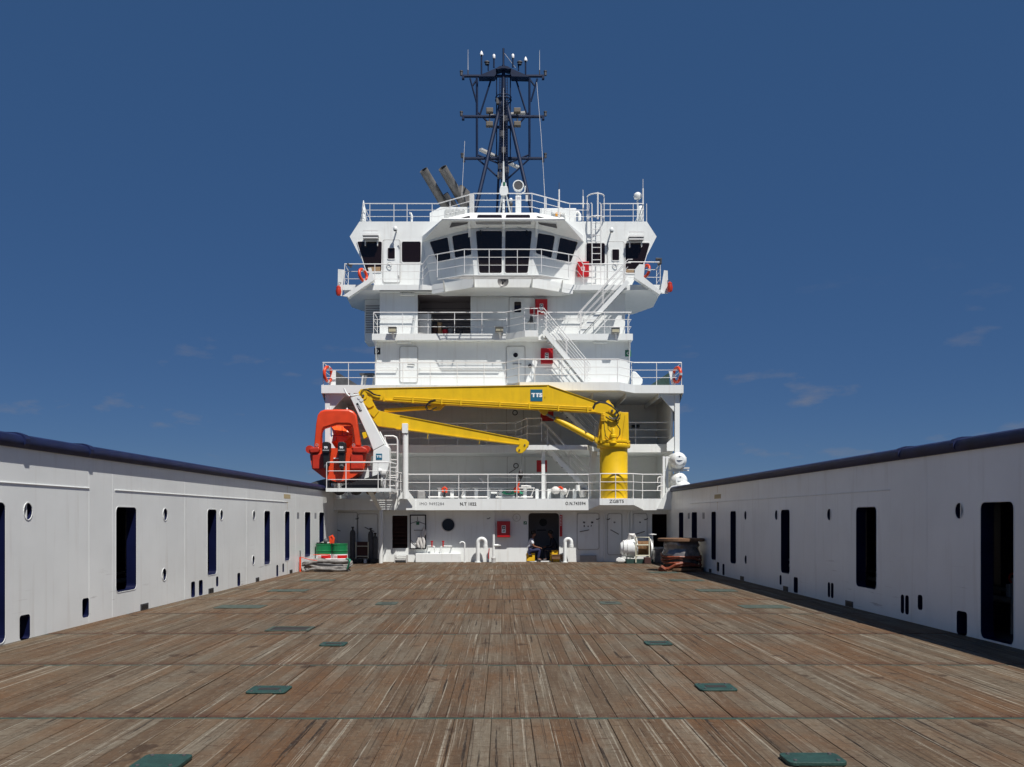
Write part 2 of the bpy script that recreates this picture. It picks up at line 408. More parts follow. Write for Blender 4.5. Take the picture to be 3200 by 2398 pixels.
# ================================================================ timber deck
def wood_mat():
    m = bpy.data.materials.new('deck_timber'); m.use_nodes = True
    nt = m.node_tree; N = nt.nodes; L = nt.links; b = N['Principled BSDF']
    geo = N.new('ShaderNodeNewGeometry')
    at_ = N.new('ShaderNodeAttribute'); at_.attribute_name = 'rnd'
    off = N.new('ShaderNodeCombineXYZ'); mm = N.new('ShaderNodeMath'); mm.operation = 'MULTIPLY'; mm.inputs[1].default_value = 37
    L.new(at_.outputs['Fac'], mm.inputs[0]); L.new(mm.outputs[0], off.inputs['Y']); L.new(mm.outputs[0], off.inputs['Z'])
    ad = N.new('ShaderNodeVectorMath'); ad.operation = 'ADD'; L.new(geo.outputs['Position'], ad.inputs[0]); L.new(off.outputs[0], ad.inputs[1])
    def nz(scale, stretch, detail=6, rough=.6, per=True):
        mp = N.new('ShaderNodeMapping'); mp.inputs['Scale'].default_value = stretch
        L.new(ad.outputs[0] if per else geo.outputs['Position'], mp.inputs['Vector'])
        t = N.new('ShaderNodeTexNoise'); t.inputs['Scale'].default_value = scale; t.inputs['Detail'].default_value = detail; t.inputs['Roughness'].default_value = rough
        L.new(mp.outputs[0], t.inputs['Vector']); return t.outputs['Fac']
    def rng(v, a, c, lo=0, hi=1):
        r = N.new('ShaderNodeMapRange'); r.inputs['From Min'].default_value = a; r.inputs['From Max'].default_value = c
        r.inputs['To Min'].default_value = lo; r.inputs['To Max'].default_value = hi; L.new(v, r.inputs['Value']); return r.outputs[0]
    def mul(a, c):
        x = N.new('ShaderNodeMath'); x.operation = 'MULTIPLY'
        for i, q in enumerate((a, c)):
            if isinstance(q, (int, float)): x.inputs[i].default_value = q
            else: L.new(q, x.inputs[i])
        return x.outputs[0]
    def mix(f, A, Bc):
        x = N.new('ShaderNodeMix'); x.data_type = 'RGBA'; L.new(f, x.inputs['Factor'])
        for i, q in ((6, A), (7, Bc)):
            if isinstance(q, tuple): x.inputs[i].default_value = (*q, 1)
            else: L.new(q, x.inputs[i])
        return x.outputs[2]
    at2 = N.new('ShaderNodeAttribute'); at2.attribute_name = 'rnd2'
    grey = mix(at_.outputs['Fac'], (0.1029, 0.0819, 0.0579), (0.1629, 0.1403, 0.1057))
    brown = mix(at_.outputs['Fac'], (0.0841, 0.0553, 0.0339), (0.1345, 0.0956, 0.0599))
    c = mix(rng(at2.outputs['Fac'], .35, .75), grey, brown)                                   # each board its own tone
    c = mix(mul(rng(nz(1, (60, .9, 1)), .32, .68), .45), c, mix(at2.outputs['Fac'], (0.1388, 0.1126, 0.0798), (0.0924, 0.0658, 0.0428)))   # grain
    c = mix(mul(rng(nz(1, (6, .45, 1), 6, .65), .47, .62), .62), c, (0.0652, 0.0383, 0.0209))       # brown stretches along a board
    c = mix(mul(rng(nz(.75, (1, .5, 1), 6, .65, per=False), .46, .62), .66), c, (0.1177, 0.0553, 0.0219))   # rusty areas
    c = mix(mul(rng(nz(1, (20, .16, 1), 5, .7), .585, .65), .8), c, (0.3048, 0.2785, 0.2214))        # long pale worn streaks
    c = mix(mul(rng(nz(1, (42, .22, 1), 5, .7), .62, .68), .75), c, (0.3468, 0.3188, 0.2594))          # bleached scars
    c = mix(mul(rng(nz(1, (22, .5, 1), 4, .65), .615, .655), .92), c, (0.0147, 0.0106, 0.0080))    # dark splits
    c = mix(mul(rng(nz(1, (48, .18, 1), 4, .65), .60, .66), .75), c, (0.0315, 0.0213, 0.0140))       # dark grain lines
    c = mix(mul(rng(nz(1, (5, 22, 1), 5, .65, False), .565, .63), .68), c, (0.0442, 0.0202, 0.0100))   # cross scuffs
    c = mix(mul(rng(nz(1, (9, 26, 1), 4, .6, False), .64, .72), .4), c, (0.2312, 0.2019, 0.1596))     # pale scrapes
    c = mix(mul(rng(nz(1.5, (1, .8, 1), 5, .6, False), .635, .675), .75), c, (0.0315, 0.0170, 0.0100))   # stains
    c = mix(mul(rng(nz(1, (28, 9, 1), 6, .75), .42, .70), .55), c, (0.0609, 0.0425, 0.0269))         # fine grit and chips
    c = mix(mul(rng(nz(1, (24, 7, 3), 6, .75), .55, .78), .5), c, (0.2627, 0.2338, 0.1845))
    # board ends darker brown next to each joint
    sp = N.new('ShaderNodeSeparateXYZ'); L.new(geo.outputs['Position'], sp.inputs[0])
    a1 = N.new('ShaderNodeMath'); a1.operation = 'SUBTRACT'; a1.inputs[1].default_value = 8.238 - 29.73; L.new(sp.outputs['Y'], a1.inputs[0])
    a2 = N.new('ShaderNodeMath'); a2.operation = 'MODULO'; a2.inputs[1].default_value = 2.973; L.new(a1.outputs[0], a2.inputs[0])
    c = mix(mul(rng(a2.outputs[0], .3, .02), rng(nz(3, (3, 6, 1), 4), .32, .55, 0, .9)), c, (0.0600, 0.0240, 0.0150))
    L.new(c, b.inputs['Base Color'])
    b.inputs['Roughness'].default_value = .78; b.inputs['Specular IOR Level'].default_value = .25
    bp = N.new('ShaderNodeBump'); bp.inputs['Strength'].default_value = .55; bp.inputs['Distance'].default_value = .012
    L.new(nz(1, (70, 3, 1), 5), bp.inputs['Height']); L.new(bp.outputs[0], b.inputs['Normal'])
    return m
JO = [8.238 + 2.973 * k for k in range(-4, 10)] + [37.45]
vs_, fs_, rn, rn2 = [], [], [], []
Y0 = JO[0]
for Y1 in JO[1:]:
    x = -7.32
    while x < 7.3:
        wd = random.uniform(.16, .19); g = random.uniform(.0015, .0045)
        z = random.uniform(-.004, .003); tl = random.uniform(-.003, .003)
        r_ = random.random(); r2_ = random.random()
        a, b_, c_, d_ = x, x + wd - g, Y0 + .035, Y1 - .035
        n = len(vs_); e = .004
        vs_ += [(a, c_, -.05), (b_, c_, -.05), (b_, d_, -.05), (a, d_, -.05), (a, c_, z - e), (b_, c_, z - e + tl), (b_, d_, z - e + tl), (a, d_, z - e),
                (a + e, c_ + e, z), (b_ - e, c_ + e, z + tl), (b_ - e, d_ - e, z + tl), (a + e, d_ - e, z)]
        q = [(8, 9, 10, 11)] + [(4 + i, 4 + (i + 1) % 4, 8 + (i + 1) % 4, 8 + i) for i in range(4)] + [(i, (i + 1) % 4, 4 + (i + 1) % 4, 4 + i) for i in range(4)]
        fs_ += [tuple(n + i for i in f) for f in q]; rn += [r_] * len(q); rn2 += [r2_] * len(q)
        x += wd
    Y0 = Y1
me = bpy.data.meshes.new('timber_deck'); me.from_pydata(vs_, [], fs_)
me.attributes.new('rnd', 'FLOAT', 'FACE').data.foreach_set('value', rn)
me.attributes.new('rnd2', 'FLOAT', 'FACE').data.foreach_set('value', rn2)
me.materials.append(wood_mat())
deck = bpy.data.objects.new('timber_deck', me); COL.objects.link(deck); struct(deck)
struct(B().box(-7.33, 7.33, JO[0], 37.5, -.055, -.045).build('deck_bed', DARK))
jb = B()
for y in JO[:-1]: jb.box(-7.3, 7.3, y - .03, y + .03, -.045, random.uniform(-.006, -.001))
struct(jb.build('deck_joint_bars', JOINT))
# green lashing sockets let into the timber
def plate_thing(x0, x1, y0, y1, label, hole=False, recess=False, h=.018, m=GREEN):
    if recess:
        o = B()
        o.ring([(x0, y0, .004), (x1, y0, .004), (x1, y1, .004), (x0, y1, .004)], [(x0 + .06, y0 + .06, .004), (x1 - .06, y0 + .06, .004), (x1 - .06, y1 - .06, .004), (x0 + .06, y1 - .06, .004)], (0, 0, .014))
        t = o.build('deck_socket', m)
        B().box(x0 + .05, x1 - .05, y0 + .05, y1 - .05, .0041, .009).build('recess', DARK, t)
    else:
        t = B().prism([(x, y, .003) for x, y in rrect(x0, x1, y0, y1, .05)], (0, 0, h)).build('deck_socket', m, bevel=.006)
        if h > .01:
            for i, (bx, by) in enumerate(((x0 + .06, y0 + .05), (x1 - .06, y0 + .05), (x0 + .06, y1 - .05), (x1 - .06, y1 - .05))): B().lathe([(.016, 0), (.014, .009), (0, .011)], (bx, by, h + .003), n=7).build('bolt', DGREY, t)
        if hole:
            cx, cy = (x0 + x1) / 2, (y0 + y1) / 2
            B().box(cx - .11, cx + .11, cy - .06, cy + .06, h + .003, h + .005).build('slot', DARK, t)
    tag(t, label, 'deck socket', 'green sockets in the timber deck')
plate_thing(-2.72, -2.36, 6.48, 6.86, 'thick green cover plate at the left end of the nearest boards', h=.03)
plate_thing(2.12, 2.56, 6.62, 6.9, 'thick green cover plate at the right end of the nearest boards', h=.03)
plate_thing(-2.69, -2.27, 9.34, 9.72, 'green socket with dark slot on second board row left of middle', hole=True)
plate_thing(2.1, 2.5, 9.48, 9.86, 'green socket with dark slot on second board row right of middle', hole=True)
plate_thing(-2.63, -2.26, 12.8, 13.15, 'small green socket with slot on third board row left of middle', hole=True)
plate_thing(2.08, 2.46, 12.9, 13.25, 'small green socket with slot on third board row right of middle', hole=True)
plate_thing(-3.85, -3.14, 14.5, 15.05, 'open dark recess with green rim left of middle, front of fourth joint', recess=True, m=GREEND)
plate_thing(-2.7, -2.25, 18.9, 19.5, 'faint green socket left of middle near the sixth board row', hole=True, h=.008, m=GREEND)
plate_thing(2.1, 2.55, 19.0, 19.6, 'faint green socket right of middle near the sixth board row', hole=True, h=.008, m=GREEND)
for s, wd in ((-1, 'left'), (1, 'right')):
    for i, (y, q) in enumerate(((18.5, 'nearest'), (22.6, 'second'), (26.3, 'third'), (30.1, 'farthest'))):
        if s < 0 and i == 3: continue
        xa, xb = sorted((s * 4.92, s * 5.88))
        plate_thing(xa, xb, y - .33, y + .33, f'{q} of the wide green hatch plates by the {wd} bulwark', h=.008, m=GREEND)

# ================================================================ bulwarks (cargo rails) with openings
def wx(u): return 7.44 - .0155 * u
def bulwark(s, wd, big, ports, small, low, pairs):
    t = thing('bulwark', f'long white bulwark wall on the {wd} side of the timber deck with navy cap', 'bulwark', (s * 7.3, 15, 0), 'white bulwarks along the deck')
    def mp(u, w_, d): return V((s * (wx(u) + d), u, w_))
    holes = [rrect(a, b, z0, z1, .1) for a, b, z0, z1 in big]
    holes += [circ(y, z, .115, .125, 16) for y, z in ports]
    holes += [rrect(a, b, z0, z1, .05, 3) for a, b, z0, z1 in small]
    for y, z in pairs: holes += [rrect(y - .13, y - .03, z - .12, z + .12, .05, 3), rrect(y + .03, y + .13, z - .12, z + .12, .05, 3)]
    o = B().plate([(-2, .0), (37.42, .0), (37.42, 2.89), (-2, 2.89)], holes, mp, .19, 1)
    o.build('inner_wall', [WB, NAVY], t)
    c = B()
    prof = [(-.045, 2.885), (-.085, 2.93), (-.09, 3.0), (-.05, 3.065), (.05, 3.1), (.3, 3.11), (1.2, 3.06), (1.25, 2.9), (1.0, 2.885)]
    c.add([mp(y, z, d) for y in (-2, 36.3) for d, z in prof], [[i, (i + 1) % 9, 9 + (i + 1) % 9, 9 + i] for i in range(9)] + [list(range(9)), list(range(9, 18))])
    c.build('cap_rail', NAVYC, t, smooth=True)
    for y in ((13.45, 15.5) if s < 0 else (14.2, 16.1)):
        k = B(); pr2 = [(d - .022 if d < .2 else d, z + .02) for d, z in prof[:6]]
        k.add([mp(yy, z, d) for yy in (y - .06, y + .06) for d, z in pr2], [[i, i + 1, 7 + i, 6 + i] for i in range(5)] + [list(range(6)), list(range(6, 12))])
        k.build('cap_collar', NAVYC, t)
    B().add([mp(u, z, d) for u in (-2, 37.42) for d, z in ((1.2, -.3), (1.2, 2.9), (1.3, 2.9), (1.3, -.3))], [(0, 1, 5, 4), (1, 2, 6, 5), (2, 3, 7, 6), (3, 0, 4, 7), (0, 1, 2, 3), (4, 5, 6, 7)]).build('outer_wall', NAVY, t)
    B().add([mp(u, z, d) for u in (-2, 37.42) for d, z in ((.1905, -.03), (.1905, .02), (1.199, .02), (1.199, -.03))], [(0, 1, 5, 4), (1, 2, 6, 5), (2, 3, 7, 6), (3, 0, 4, 7), (0, 1, 2, 3), (4, 5, 6, 7)]).build('passage_floor', DGREY, t)
    sf = B()
    for i in range(58):
        u = -1.6 + i * .66
        sf.add([mp(uu, z, d) for d in (1.08, 1.199) for uu, z in ((u, .03), (u + .02, .03), (u + .02, 2.85), (u, 2.85))], [(0, 1, 2, 3), (4, 5, 6, 7), (0, 1, 5, 4), (1, 2, 6, 5), (2, 3, 7, 6), (3, 0, 4, 7)])
    sf.build('frame_ribs', NAVY, t)
    for z, d, r_ in ((.5, 1.02, .05), (.66, 1.02, .035), (2.2, .95, .04)): B().tube([mp(-2, z, d), mp(37, z, d)], r_, 8).build('passage_pipe', GREY if z > .6 else WG, t, smooth=True)
    # thin half-round bead and fittings on the inner face
    for a, b in (((-2, 15.6), (16.6, 29)) if s < 0 else ((16.6, 33), )):
        B().tube([mp(a, 2.355, -.004), mp(b, 2.355, -.004)], .011, 6).build('bead', W, t)
    for k in range(4):                                       # low scupper slots
        pass
    for a, b in low:
        f = B().add([mp(u, z, d) for d in (-.012, .01) for u, z in ((a, .005), (b, .005), (b, .125), (a, .125))], [(0, 1, 2, 3), (4, 5, 6, 7), (0, 1, 5, 4), (1, 2, 6, 5), (2, 3, 7, 6), (3, 0, 4, 7)]).build('scupper', DGREY, t)
        B().add([mp(u, z, d) for d in (-.016, -.012) for u, z in ((a + .05, .03), (b - .05, .03), (b - .05, .1), (a + .05, .1))], [(0, 1, 2, 3), (4, 5, 6, 7), (0, 1, 5, 4), (1, 2, 6, 5), (2, 3, 7, 6), (3, 0, 4, 7)]).build('grating', BLACK, f)
    # butt-weld seams on the plating
    for y in ((15.6, 16.5, 20.1, 24.7, 30.2) if s < 0 else (15.2, 20.4, 25.0, 30.0)):
        B().tube([mp(y, .02, -.001), mp(y, 2.86, -.001)], .0018, 5).build('weld_seam', WB, t)
    # raised edge round each opening
    for a, b, z0, z1 in big:
        B().ring([mp(u, z, -.006) for u, z in rrect(a - .014, b + .014, z0 - .014, z1 + .014, .11)], [mp(u, z, -.006) for u, z in rrect(a - .002, b + .002, z0 - .002, z1 + .002, .1)], (s * .005, 0, 0)).build('opening_rim', W, t)
    for y, z in ports:
        B().ring([mp(u, z2, -.008) for u, z2 in circ(y, z, .13, .14, 16)], [mp(u, z2, -.008) for u, z2 in circ(y, z, .117, .127, 16)], (s * .007, 0, 0)).build('porthole_rim', W, t)
        B().add([mp(u, z2, d) for d in (.02, .04) for u, z2 in ((y - .012, z - .125), (y + .012, z - .125), (y + .012, z + .125), (y - .012, z + .125))], [(0, 1, 2, 3), (4, 5, 6, 7), (0, 1, 5, 4), (1, 2, 6, 5), (2, 3, 7, 6), (3, 0, 4, 7)]).build('porthole_bar', W, t)
    # faded yellow mark near the forward end
    m = B()
    def q(a, b, z0, z1): m.add([mp(u, z, -.003) for u, z in ((a, z0), (b, z0), (b, z1), (a, z1))], [(0, 1, 2, 3)])
    yc = 29.1
    for i in range(7):
        a = yc - .42 + i * .12
        q(a, a + .09, 2.46, 2.60); 
    q(yc - .012, yc + .012, 2.65, 2.87); q(yc - .01, yc + .01, 2.1, 2.33); q(yc - .09, yc + .09, 2.335, 2.352); q(yc - .01, yc + .01, .02, .42)
    m.build('yellow_mark', MARKY, t)
    # white end plate where the cap stops
    e = B(); e.prism([mp(36.32, z, d) for d, z in ((-.12, 2.62), (-.12, 3.02), (0, 3.14), (.5, 3.2), (1.1, 3.16), (1.28, 3.0), (1.28, 2.62))], (0, .06, 0)); e.build('end_plate', W, t)
    return t
bulwark(-1, 'left', [(12.0, 13.04, .03, 2.06), (16.65, 17.54, .45, 2.04), (21.58, 22.23, .45, 2.04), (26.44, 27.07, .45, 2.04), (28.79, 29.4, .45, 2.04), (31.5, 32.36, .45, 2.04), (33.8, 34.65, .45, 2.04)],
        [(13.65, 1.94), (18.98, 1.91), (22.6, 1.91), (25.4, 1.91), (25.35, .64), (18.93, .64)],
        [(13.42, 13.71, .0, .37), (15.36, 15.6, .12, .45), (20.5, 20.75, .01, .37), (21.0, 21.26, .01, .37), (22.2, 22.37, .13, .38), (23.9, 24.15, .01, .36), (27.78, 28.0, .01, .37), (28.5, 28.7, .1, .38)],
        [(17.73, 18.1), (21.65, 22.0), (25.58, 25.9), (29.4, 29.75)], [(30.55, 1.91), (33.2, 1.91)])
bulwark(1, 'right', [(12.69, 13.54, .03, 2.07), (17.18, 18.13, .46, 2.05), (22.13, 22.79, .45, 2.04), (26.93, 27.55, .45, 2.04), (29.3, 29.9, .45, 2.04), (31.96, 32.8, .45, 2.04), (34.2, 35.0, .45, 2.04)],
        [(14.16, 1.95), (19.56, 1.91), (23.15, 1.91), (25.93, 1.91), (25.9, .63)],
        [(13.93, 14.24, .0, .37), (15.36, 15.53, .25, .51), (15.86, 16.0, .12, .46), (16.04, 16.17, .12, .46), (19.32, 19.47, .1, .43), (19.51, 19.65, .1, .43), (21.55, 21.84, .02, .4), (22.75, 22.9, .13, .38), (28.25, 28.5, .02, .38), (28.9, 29.2, .1, .4)],
        [(18.28, 18.66), (22.25, 22.6), (26.1, 26.46), (29.9, 30.2)], [(31.0, 1.91), (33.3, 1.91)])
for y, z, lb in ((18.6, 1.5, 'red valve wheel seen in the second nearest opening of right bulwark'), (14.0, .9, 'red valve wheel seen low in the nearest opening of right bulwark')):
    t = thing('valve', lb, 'valve', (wx(y) + .75, y, z))
    x = wx(y) + .75
    B().torus((x, y, z), .07, .018, (.3, -1, 0), 16, 6).build('hand_wheel', RED, t, smooth=True)
    B().cyl((x, y, .02), (x, y, z), .03).build('stem', GREY, t)
    B().box(x - .05, x + .05, y + .02, y + .1, z - .3, z - .1).build('body', WG, t)
# ================================================================ lower deckhouse
YW = 37.33
def zr(k, x0, y0, x1, y1, Y):
    a, b = at(k, x0, y1, Y), at(k, x1, y0, Y)
    return a.x, b.x, a.z, b.z
def inbox(parent, x0, x1, y0, y1, z0, z1, m, name):
    """open-fronted room: floor, roof, back and side walls"""
    o = B(); e = .03
    o.box(x0 - e, x0, y0, y1, z0, z1); o.box(x1, x1 + e, y0, y1, z0, z1); o.box(x0 - e, x1 + e, y1, y1 + e, z0, z1)
    o.box(x0 - e, x1 + e, y0, y1 + e, z0 - e, z0 - .001); o.box(x0 - e, x1 + e, y0, y1 + e, z1 + .001, z1 + e)
    return o.build(name, m, parent)
dh = thing('main_deckhouse', 'white lower deckhouse with doors, round porthole and number lettering facing the timber deck', 'deckhouse', (0, YW, 0))
hl = zr('9', 1440, 318, 1652, 768, YW); hd = zr('t', 1332, 282, 1758, 948, YW); hr = zr('r', 1139, 297, 1398, 755, YW)
hd = (hd[0], hd[1], .04, hd[3])
o = B().plate([(-7.05, .0), (7.05, .0), (7.05, 2.149), (-7.05, 2.149)], [rrect(*hl, .03), rrect(*hd, .14), rrect(*hr, .02)], lambda x, z, d: V((x, YW + d, z)), .1)
o.build('front_wall', W, dh)
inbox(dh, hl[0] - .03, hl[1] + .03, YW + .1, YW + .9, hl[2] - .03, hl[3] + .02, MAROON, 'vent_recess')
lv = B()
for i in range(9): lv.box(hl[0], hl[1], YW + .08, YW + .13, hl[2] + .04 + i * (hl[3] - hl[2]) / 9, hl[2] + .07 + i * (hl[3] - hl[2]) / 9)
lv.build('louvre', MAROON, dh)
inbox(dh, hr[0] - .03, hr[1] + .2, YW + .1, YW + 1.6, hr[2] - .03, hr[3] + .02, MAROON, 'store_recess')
rm = inbox(dh, .3, 3.2, YW + .1, YW + 1.9, .04, 2.149, INT, 'entrance_lobby')
d_ = zr('t', 1420, 330, 1640, 930, YW + 1.86)
dd = B().prism([(x, YW + 1.86, z) for x, z in rrect(d_[0], d_[1], .12, d_[3], .1)], (0, .03, 0)).build('inner_door', INT, dh)
c = at('t', 1537, 412, YW + 1.85)
B().lathe([(.17, 0), (.17, .02), (.12, .02), (.12, .005), (0, .005)], c, (0, -1, 0), 18).build('porthole', BLACK, dd)
B().tube([at('t', 1450, 520, YW + 1.82), at('t', 1575, 518, YW + 1.82)], .018, 6).build('handle', BLACK, dd)
# doorway coaming
B().ring([(x, YW - .02, z) for x, z in rrect(hd[0] - .05, hd[1] + .05, -.0, hd[3] + .05, .16)], [(x, YW - .02, z) for x, z in rrect(hd[0], hd[1], .04, hd[3], .14)], (0, .03, 0)).build('door_frame', W, dh)
# first deck slab with the crane bump
B().slab([(-7.0, 36.55), (7.3, 36.55), (7.3, 43.8), (-7.0, 43.8)], 2.15, 2.62).build('deck_slab', W, dh)
B().hull([(3.5, 36.553, 2.618), (3.9, 35.95, 2.618), (5.28, 35.95, 2.618), (5.76, 36.553, 2.618), (3.51, 36.553, 2.17), (3.9, 35.95, 2.35), (5.28, 35.95, 2.35), (5.75, 36.553, 2.17)]).build('crane_sponson', W, dh)
B().box(-3.92, -3.55, 36.47, 36.553, 2.153, 2.617).build('pillar_base', W, dh)
B().prism([(7.0, 36.545, 2.2), (6.3, 36.545, 2.2), (6.75, 36.5, 3.05), (7.0, 36.5, 3.1)], (0, -.06, 0)).build('corner_bracket', W, dh)
for body, k, x, y, h, m_, bo, sx, Y in (('IMO 9495284', '7', 440, 1440, 40, INKG, .0, 1.0, 36.55), ('N.T 1022', '7', 942, 1442, 42, INK, .006, .92, 36.55), ('O.N.743594', '8', 388, 1478, 40, INK, .004, .82, 36.55), ('ZGBT5', '8', 898, 1452, 40, INK, .002, 1.05, 35.95)):
    p = at(k, x, y, Y - .003); hh = h * ZO[k][2] / F * Y
    text(body, hh * 1.42, p, m_, dh, 'painted_number', bold=bo, sx=sx, spacing=1.08 if body[0] != 'Z' else 1.0)
# porthole, doors
p = at('t', 225, 445, YW)
ph = B().lathe([(.30, -.01), (.30, .025), (.262, .03), (.262, .008), (0, .008)], p, (0, -1, 0), 26).build('porthole', WG, dh, smooth=True)
B().lathe([(.26, 0), (.26, .014)], p, (0, -1, 0), 26).build('pane', GLASS, ph)
door(dh, 'r', 112, 292, 398, 778, YW, handle=((145, 540), (270, 515)))
door(dh, 'r', 532, 297, 714, 850, YW, handle=((680, 576), (566, 513)))
door(dh, 'r', 880, 297, 1063, 850, YW, handle=((918, 573), (1038, 536)))
door(dh, 'c', 285, 660, 735, 1600, YW, handle=((400, 1020), (310, 985)))
door(dh, 'c', 765, 690, 1140, 1600, YW, handle=((1070, 1028), (890, 945)))
for body, k, x, y, h in (('PS', 'r', 200, 414, 22), ('SB', 'r', 311, 413, 22), ('R', 'r', 203, 463, 22), ('&', 'r', 256, 465, 16), ('F', 'r', 300, 462, 20), ('13', 'r', 620, 412, 18), ('14', 'r', 972, 411, 18)):
    text(body, h * .226 / 75 * 1.4, at(k, x, y, YW - .04), INK, dh, 'door_marking', bold=.006)
# open door leaf with a black seal, standing beside the louvred opening
a = zr('9', 1688, 308, 1906, 778, YW - .1)
dl = B().box(a[0], a[1], YW - .10, YW - .04, a[2], a[3]).build('door', W, dh); dl['label'] = 'open white door leaf edged by a black seal'
B().ring([(x, YW - .115, z) for x, z in rrect(a[0] - .012, a[1] + .012, a[2] - .012, a[3] + .012, .02)], [(x, YW - .115, z) for x, z in rrect(a[0] + .035, a[1] - .035, a[2] + .035, a[3] - .035, .02)], (0, .03, 0)).build('door_seal', BLACK, dl)
for i in range(2): B().box(a[0] - .01, a[0] + .02, YW - .09, YW + .001, a[2] + .2 + i * 1.1, a[2] + .32 + i * 1.1).build('hinge', DGREY, dl)
for q in (((1790, 330), (1790, 395), (1700, 425)), ((1790, 395), (1895, 435)), ((1700, 660), (1785, 735), (1785, 770)), ((1740, 520), (1880, 520))):
    B().tube([at('9', *c_, YW - .13) for c_ in q], .012, 6).build('locking_dog', DGREY, dl)
B().box(*zr('9', 1778, 405, 1818, 445, YW)[:2], YW - .125, YW - .105, *zr('9', 1778, 405, 1818, 445, YW)[2:]).build('sign', SIGNG, dl)
for i, (x, y0, y1) in enumerate(((1800, 600, 760), (1838, 540, 770), (1872, 490, 765), (1886, 470, 600))):
    pts = [at('9', x + 10 * math.sin(j * 1.3 + i), y0 + (y1 - y0) * j / 6, YW - .16 - .02 * (j % 2)) for j in range(7)]
    B().tube(pts, [.03, .05, .06, .055, .06, .05, .03], 6).build('hanging_sheet', CLOTH, dl, smooth=True)
# lobby step and tap bench
B().box(*zr('9', 1762, 842, 2387, 955, YW - .35)[:2], YW - .35, YW - .002, .0, zr('9', 1762, 842, 2200, 955, YW - .35)[3]).build('bench_box', W, dh, bevel=.015)
B().box(*zr('r', 145, 878, 372, 945, YW - .2)[:2], YW - .2, YW - .001, .0, .28).build('floor_box', GREY, dh)
sx_ = zr('9', 1490, 880, 1640, 950, YW - .3)
st = B(); st.box(sx_[0], sx_[1], YW - .34, YW - .06, .22, .26); st.box(sx_[0], sx_[1], YW - .55, YW - .3, .1, .13)
for x in (sx_[0] - .03, sx_[1]): st.box(x, x + .03, YW - .55, YW - .04, .0, .3)
st.build('door_step', WG, dh)
# frames and small fittings on the wall
for k, x0, x1, y0, y1 in (('r', 470, 488, 285, 940), ('r', 800, 820, 285, 940), ('r', 845, 872, 190, 940), ('t', 842, 868, 270, 600), ('9', 1310, 1330, 260, 970)):
    q = zr(k, x0, y0, x1, y1, YW - .08); B().box(q[0], q[1], YW - .08, YW + .002, max(q[2], .0), min(q[3], 2.148)).build('wall_stiffener', W, dh)
q = at('t', 1170, 345, YW); B().torus(q, .155, .014, (0, 1, 0), 24, 6).build('round_plate', WG, dh, smooth=True)
text('2', .16, q - V((0, .012, 0)), WG, dh, 'round_mark', bold=.006)
q = zr('t', 1266, 397, 1310, 440, YW); sg = B().box(q[0], q[1], YW - .012, YW + .002, q[2], q[3]).build('green_sign', SIGNG, dh)
B().prism([(q[0] + .03, YW - .014, q[2] + .03), (q[0] + .06, YW - .014, q[2] + .03), (q[1] - .02, YW - .014, q[3] - .03), (q[1] - .05, YW - .014, q[3] - .03)], (0, .003, 0)).build('pictogram', WHITE, sg)
q = zr('t', 1764, 310, 1800, 606, YW); rb = B().box(q[0], q[1], YW - .07, YW + .002, q[2], q[3]).build('red_panel', RED, dh)
for i in range(7): B().box((q[0] + q[1]) / 2 - .03 * (1 - .3 * (i % 2)), (q[0] + q[1]) / 2 + .015, YW - .074, YW - .069, q[2] + .45 + i * .06, q[2] + .485 + i * .06).build('panel_mark', WHITE, rb)
for k, x, y in (('t', 785, 360), ('c', 745, 780), ('r', 540, 372), ('r', 395, 368), ('r', 1060, 372)):
    p = at(k, x, y, YW - .06); B().tube([p + V((-.08, 0, 0)), p, p + V((.05, .0, .04)), p + V((.05, .07, .04))], .018, 6).build('hook', DGREY, dh)
# side gusset pillar of the platform
p0, p1 = at('9', 1283, 975, 36.3), at('9', 1283, 240, 36.3)
pl = thing('pillar', 'white round pillar under the rescue boat platform', 'pillar', (p0.x, 36.3, 0))
B().cyl((p0.x, 36.3, 0), (p0.x, 36.3, p1.z), .082, n=16).build('shaft', W, pl, smooth=True)
B().prism([(p0.x - .08, 36.25, p1.z - .02), (p0.x + .06, 36.25, p1.z - .02), (p0.x - .12, 34.9, 2.835), (p0.x - .32, 34.9, 2.835)], (0, .12, 0)).build('strut', W, pl)

# ================================================================ recessed tier behind the crane
rt_ = thing('recessed_tier', 'shaded white recess wall and mid deck behind the yellow crane', 'deckhouse', (0, 40, 2.62))
YB = 41.6
B().box(-7.35, 7.35, YB, YB + .12, 2.621, 7.069).build('back_wall', W, rt_)
B().slab([(-7.155, 39.0), (4.3, 39.0), (4.5, 38.6), (7.155, 38.6), (7.155, 41.598), (-7.155, 41.598)], 4.66, 5.01).build('mid_deck', W, rt_)
B().slab([(1.0, 36.95), (3.5, 36.95), (4.25, 38.997), (.6, 38.997)], 4.645, 4.84).build('stair_landing', W, rt_)
for k, x, y, rr in (('7', 1590, 180, 34), ('7', 1603, 912, 34)):
    p = at(k, x, y, YB); r_ = rr * .226 / 70
    ph = B().lathe([(r_ * 1.15, -.01), (r_ * 1.15, .05), (r_ * .8, .06), (r_ * .8, .01), (0, .01)], p, (0, -1, 0), 20).build('porthole', BLACK, rt_, smooth=True)
    B().lathe([(r_ * .6, 0), (r_ * .6, .02)], p + V((0, -.01, 0)), (0, -1, 0), 16).build('pane', GREY, ph)
door(rt_, '7', 1480, 60, 1700, 470, YB, handle=None)
door(rt_, '7', 1490, 790, 1720, 1300, YB, handle=((1510, 1010), (1600, 955)))
